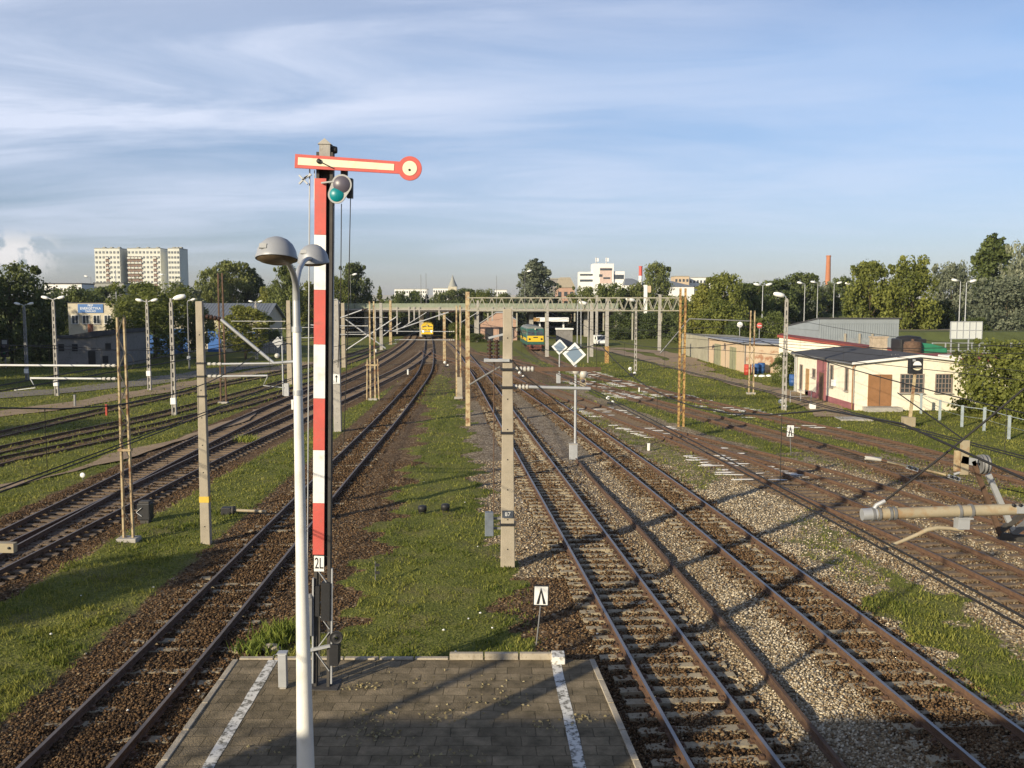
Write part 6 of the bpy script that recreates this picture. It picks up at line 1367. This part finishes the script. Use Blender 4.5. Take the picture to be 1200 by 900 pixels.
# fence in front of the bush, railing by the workshop door
gy_ = [(1055, 474), (1079, 485), (1101, 493), (1127, 501), (1153, 505), (1182, 515), (1214, 524)]
b0 = G(*gy_[0]); r = thing('wire_fence', 'fence of pale blue grey posts with a rail in front of the big bush', 'fence', b0)
pp = [G(*q)-b0 for q in gy_]
for i, q in enumerate(pp): MB().box((q.x, q.y, .72), (.13, .13, 1.45+.08*math.sin(i*2))).build('post', mat('blue_grey_post', (.33, .38, .40), .8, 0, .12, 3) if i == 0 else bpy.data.materials['blue_grey_post'], r)
for z in (1.36, .75):
    for a, c_ in zip(pp[:-1], pp[1:]): MB().tube([(a.x, a.y-.07, z), (c_.x, c_.y-.07, z)], .022 if z > 1 else .008, 6).build('rail', bpy.data.materials['blue_grey_post'], r)
b0 = G(926, 472); r = thing('hand_railing', 'low grey hand railing at the left end of the workshop', 'railing', b0)
for x in (0, 1.0, 2.0): MB().tube([(x*.9, x*.2, 0), (x*.9, x*.2, .95)], .03, 6).build('post', M['galv'], r)
for z in (.5, .93): MB().tube([(0, 0, z), (1.8, .4, z)], .025, 6).build('rail', M['galv'], r)
# drums and clutter by the garages
def drum(px, py, c_, label, s=1.): 
    b_ = G(px, py); r = thing('barrel', label, 'barrel', b_, 0, 'oil drums by the garages'); r.scale = (s, s, s)
    MB().lathe((0, 0, 0), [(0, 0), (.30, 0), (.30, .28), (.32, .30), (.30, .32), (.30, .58), (.32, .60), (.30, .62), (.30, .9), (.27, .92), (0, .90)], 18).build('drum', M[c_], r); MB().lathe((.15, 0, .905), [(0, .03), (.04, .03), (.04, 0)], 8).build('cap', M['black'], r)

drum(876, 439.5, 'barrel_red', 'red drum at the corner of the garages', 1.3); drum(885.5, 438.5, 'barrel_blue', 'blue drum right of the red one by the garages', 1.3); drum(892, 438, 'barrel_blue', 'rightmost blue drum by the garages with a white band', 1.35); drum(929, 452, 'barrel_blue', 'blue drum between the bush and the workshop', 1.2)
r = thing('white_sack', 'white sacks lying in front of the blue drums', 'sack', G(893, 442))
for x, y, s in ((0, 0, 1), (.8, .3, .8), (-.7, .2, .6)): MB().lathe((x, y, 0), [(0, 0), (.38*s, .02), (.42*s, .12), (.28*s, .24), (0, .28)], 10).build('sack', M['white'], r)
r = thing('concrete_block', 'small white concrete block in the grass before the workshop', 'block', G(952, 480)); MB().box((0, 0, .22), (.42, .4, .45)).build('block', M['white_wall'], r, .03); MB().box((0, 0, .46), (.34, .32, .05)).build('top', M['concrete'], r)
r = thing('wooden_hatch', 'weathered grey wooden hatch lying in front of the workshop corner', 'hatch', G(1000, 492)); mb = MB()
for i in range(6): mb.box((-.9+i*.38, 0, .10), (.35, 1.5, .06))
mb.build('planks', M['concrete_grey'], r); MB().box((0, -.72, .05), (2.2, .1, .1)).build('batten', M['concrete_grey'], r); MB().box((0, .72, .05), (2.2, .1, .1)).build('batten', M['concrete_grey'], r)
# container, tarpaulin and panel stand behind the workshop
b_ = GY(1130.5, 120); z1 = P(1130, 377, 120).z; z0_ = P(1130, 397, 120).z; r = thing('panel_stand', 'white lattice panel stand by the road, in front of the silvery trees', 'billboard', b_); w = 37*120/FPX
MB().box((0, 0, (z0_+z1)/2), (w, .12, z1-z0_)).build('panel', mat('translucent_white_panel', (.55, .57, .55), .5, 0, .06, .8), r); mb = MB()
for i in range(6): mb.box((-w/2+i*w/5, -.09, (z0_+z1)/2), (.09, .07, z1-z0_))
for z in (z0_, (z0_+z1)/2, z1): mb.box((0, -.08, z), (w, .05, .09))
mb.build('frame', M['galv'], r)
for x in (-w*.45, w*.1, w*.45): MB().box((x, .05, z0_/2), (.14, .14, z0_)).build('leg', M['galv'], r)
b_ = GY(1064, 93); r = thing('dark_container', 'black covered container behind the workshop roof', 'container', b_); MB().box((0, 0, 2.2), (2.6, 2.4, 4.4)).build('body', M['black'], r, .1); MB().lathe((0, 0, 4.3), [(1.3, 0), (1.1, .3), (.2, .42), (0, .42)], 12).build('cover', M['black'], r)
b_ = GY(1069, 90); r = thing('red_tank', 'rust red tank in front of the black container', 'tank', b_); MB().lathe((0, 0, 0), [(0, 0), (.85, 0), (.85, 3.9), (.75, 4.2), (0, 4.3)], 18).build('tank', M['rust'], r); MB().tube([(0, 0, 4.2), (0, 0, 4.5)], .15, 8).build('filler', M['rust'], r)
b_ = GY(1092, 90); r = thing('green_tarpaulin', 'green tarpaulin covered heap right of the red tank', 'tarpaulin', b_); mb = MB(); mb.prism([(-1.7, 0, 0), (1.9, 0, 0), (1.5, 0, 3.6), (0, 0, 4.0), (-1.4, 0, 4.15)], (0, 3, 0)); mb.build('cover', mat('green_tarp', (.03, .19, .10), .5, 0, .15, 2), r, .15); MB().tube([(-1.7, -.03, 2.2), (1.8, -.03, 2.0)], .03, 6).build('rope', M['wire'], r)
xa = GY(1092, 112).x; xc_ = GY(1215, 112).x; r = thing('railing_fence', 'long pale grey railing fence along the yard right of the tarpaulin', 'fence', (xa, 112, 0)); Lw = xc_-xa
for i in range(9): MB().box((i*Lw/8, 0, 1.6), (.12, .12, 3.2)).build('post', M['galv'], r)
for z in (3.15, 2.2): MB().box((Lw/2, 0, z), (Lw, .06, .08)).build('rail', M['galv'], r)
MB().box((Lw/2, .2, 1.0), (Lw, .2, 1.9)).build('low_wall', M['white_wall'], r)
# tall weeds and straw
def tuft(px, py, n, h, sp, m_, name, label, z=0., sx=1.):
    b_ = G(px, py, z); r = np.random.default_rng(int(px*7+py)); x = r.normal(0, sp*sx, n); y = r.normal(0, sp, n); hh = h*r.uniform(.3, 1, n); a = r.uniform(0, 6.28, n); w = .02+.02*r.random(n); l = hh*r.uniform(.1, .7, n); c_ = r.uniform(0, 6.28, n)
    V = np.empty((n, 4, 3)); V[:, 0] = np.c_[x-np.cos(a)*w, y-np.sin(a)*w, hh*.35]; V[:, 1] = np.c_[x, y, hh*0]; V[:, 2] = np.c_[x+np.cos(a)*w, y+np.sin(a)*w, hh*.35]; V[:, 3] = np.c_[x+np.cos(c_)*l, y+np.sin(c_)*l, hh]
    o = npmesh(name, V.reshape(-1, 3), np.arange(4*n).reshape(-1, 4), m_, np.repeat(np.clip(r.normal(.55, .2, n), 0, 1), 4)); o.location = b_; return o
WEED = leafmat('weed_leaf', (.09, .13, .02), (.30, .34, .07), .45); STRAW = leafmat('straw', (.20, .16, .075), (.42, .36, .20), .2)
tag(tuft(331, 748, 420, .50, .24, WEED, 'weed_plant', ''), 'bright green leafy weed at the platform corner behind the white lamp', 'weed'); tag(tuft(305, 762, 260, .35, .28, WEED, 'weed_plant', ''), 'low weed left of the bright one at the platform corner', 'weed')
tag(tuft(290, 518, 160, .5, .3, WEED, 'weed_plant', ''), 'weed growing between the rails of the two joining left tracks', 'weed')
st = []
for px, py, n, s in ((445, 858, 130, .22), (520, 838, 80, .2), (585, 822, 70, .2), (430, 838, 70, .16), (560, 800, 60, .25), (470, 800, 40, .2), (640, 850, 50, .15), (300, 880, 50, .15), (690, 842, 60, .10), (425, 806, 70, .1), (520, 886, 90, .3)):
    o = tuft(px, py, n//2, .055, s, STRAW, 'dry_straw', '', PZ, 1.6); st.append(o)
bm = st[0]; vs = []; fs = []
Vall = []; Tall = []
for o in st:
    n_ = len(o.data.vertices); c_ = np.empty(n_*3, np.float32); o.data.vertices.foreach_get('co', c_); Vall.append(c_.reshape(-1, 3)+np.array(o.location)); t_ = np.empty(n_, np.float32); o.data.attributes['tint'].data.foreach_get('value', t_); Tall.append(t_); bpy.data.objects.remove(o)
Vall = np.concatenate(Vall); kind(npmesh('dry_straw', Vall, np.arange(len(Vall)).reshape(-1, 4), STRAW, np.concatenate(Tall)), 'stuff')
rs = random.Random(9); mb = MB()      # scraps of white litter and pale stones
for px, py in ((549, 727), (577, 738), (534, 766), (563, 720), (612, 590), (604, 585), (497, 566), (545, 590), (560, 642), (180, 690), (60, 745), (200, 810), (233, 812), (322, 770), (880, 700), (905, 560), (390, 690), (700, 745), (520, 740), (150, 835), (95, 700)):
    g_ = G(px, py); mb.lathe(g_+Vector((0, 0, .03)), [(0, 0), (rs.uniform(.02, .05), .01), (rs.uniform(.015, .035), .03), (0, .04)], 5)
kind(mb.build('litter', M['white']), 'stuff')
b_ = G(318, 764); r = tag(MB().lathe((0, 0, 0), [(0, 0), (.16, .02), (.2, .1), (.12, .2), (0, .22)], 8).build('stone', M['concrete']), 'pale lump of stone at the platform corner beside the weeds', 'stone'); r.location = b_; r.scale = (1.2, .7, .9)
# ------------------------------------------------------------------ the footbridge the photograph is taken from (behind and below the camera)
r = thing('footbridge', 'steel footbridge across the yard from which the view is taken', 'bridge', (0, -.4, 0))
MB().box((0, -1.3, 6.1), (90, 2.6, .3)).build('deck', M['concrete_grey'], r)
for y in (-.05, -2.55):
    for z in (6.7, 7.05, 7.4): MB().tube([(-45, y, z), (45, y, z)], .03, 8).build('handrail', M['galv'], r)
mb = MB()
for i in range(46):
    for y in (-.05, -2.55): mb.tube([(-45+i*2, y, 6.2), (-45+i*2, y, 7.4)], .03, 6)
mb.build('baluster', M['galv'], r)
for x0_, x1_ in ((-18.3, -11.6), (-9.7, -1.5)): MB().box(((x0_+x1_)/2, .02, 6.88), (x1_-x0_, .05, 1.34)).build('side_panel', M['metal_wall'], r)
for x in (-30, -17.6, 12, 30): MB().box((x, -1.3, 3), (.5, .5, 6)).build('pier', M['concrete_grey'], r)
MB().tube([(-17.6, .05, 6), (-17.6, .05, 9.6)], .13, 10).build('lamp_mast', M['galv'], r)
# ------------------------------------------------------------------ the evening air
hm, hnt, hb = nodes('haze_air'); hnt.nodes.remove(hb); pv = hnt.nodes.new('ShaderNodeVolumePrincipled'); pv.inputs['Density'].default_value = .00011; pv.inputs['Color'].default_value = (.80, .88, 1, 1); pv.inputs['Anisotropy'].default_value = .2
hnt.links.new(pv.outputs[0], hnt.nodes['Material Output'].inputs['Volume'])
hz = MB().box((0, 2000, 31), (9000, 9000, 68)).build('haze', hm); kind(hz, 'stuff')
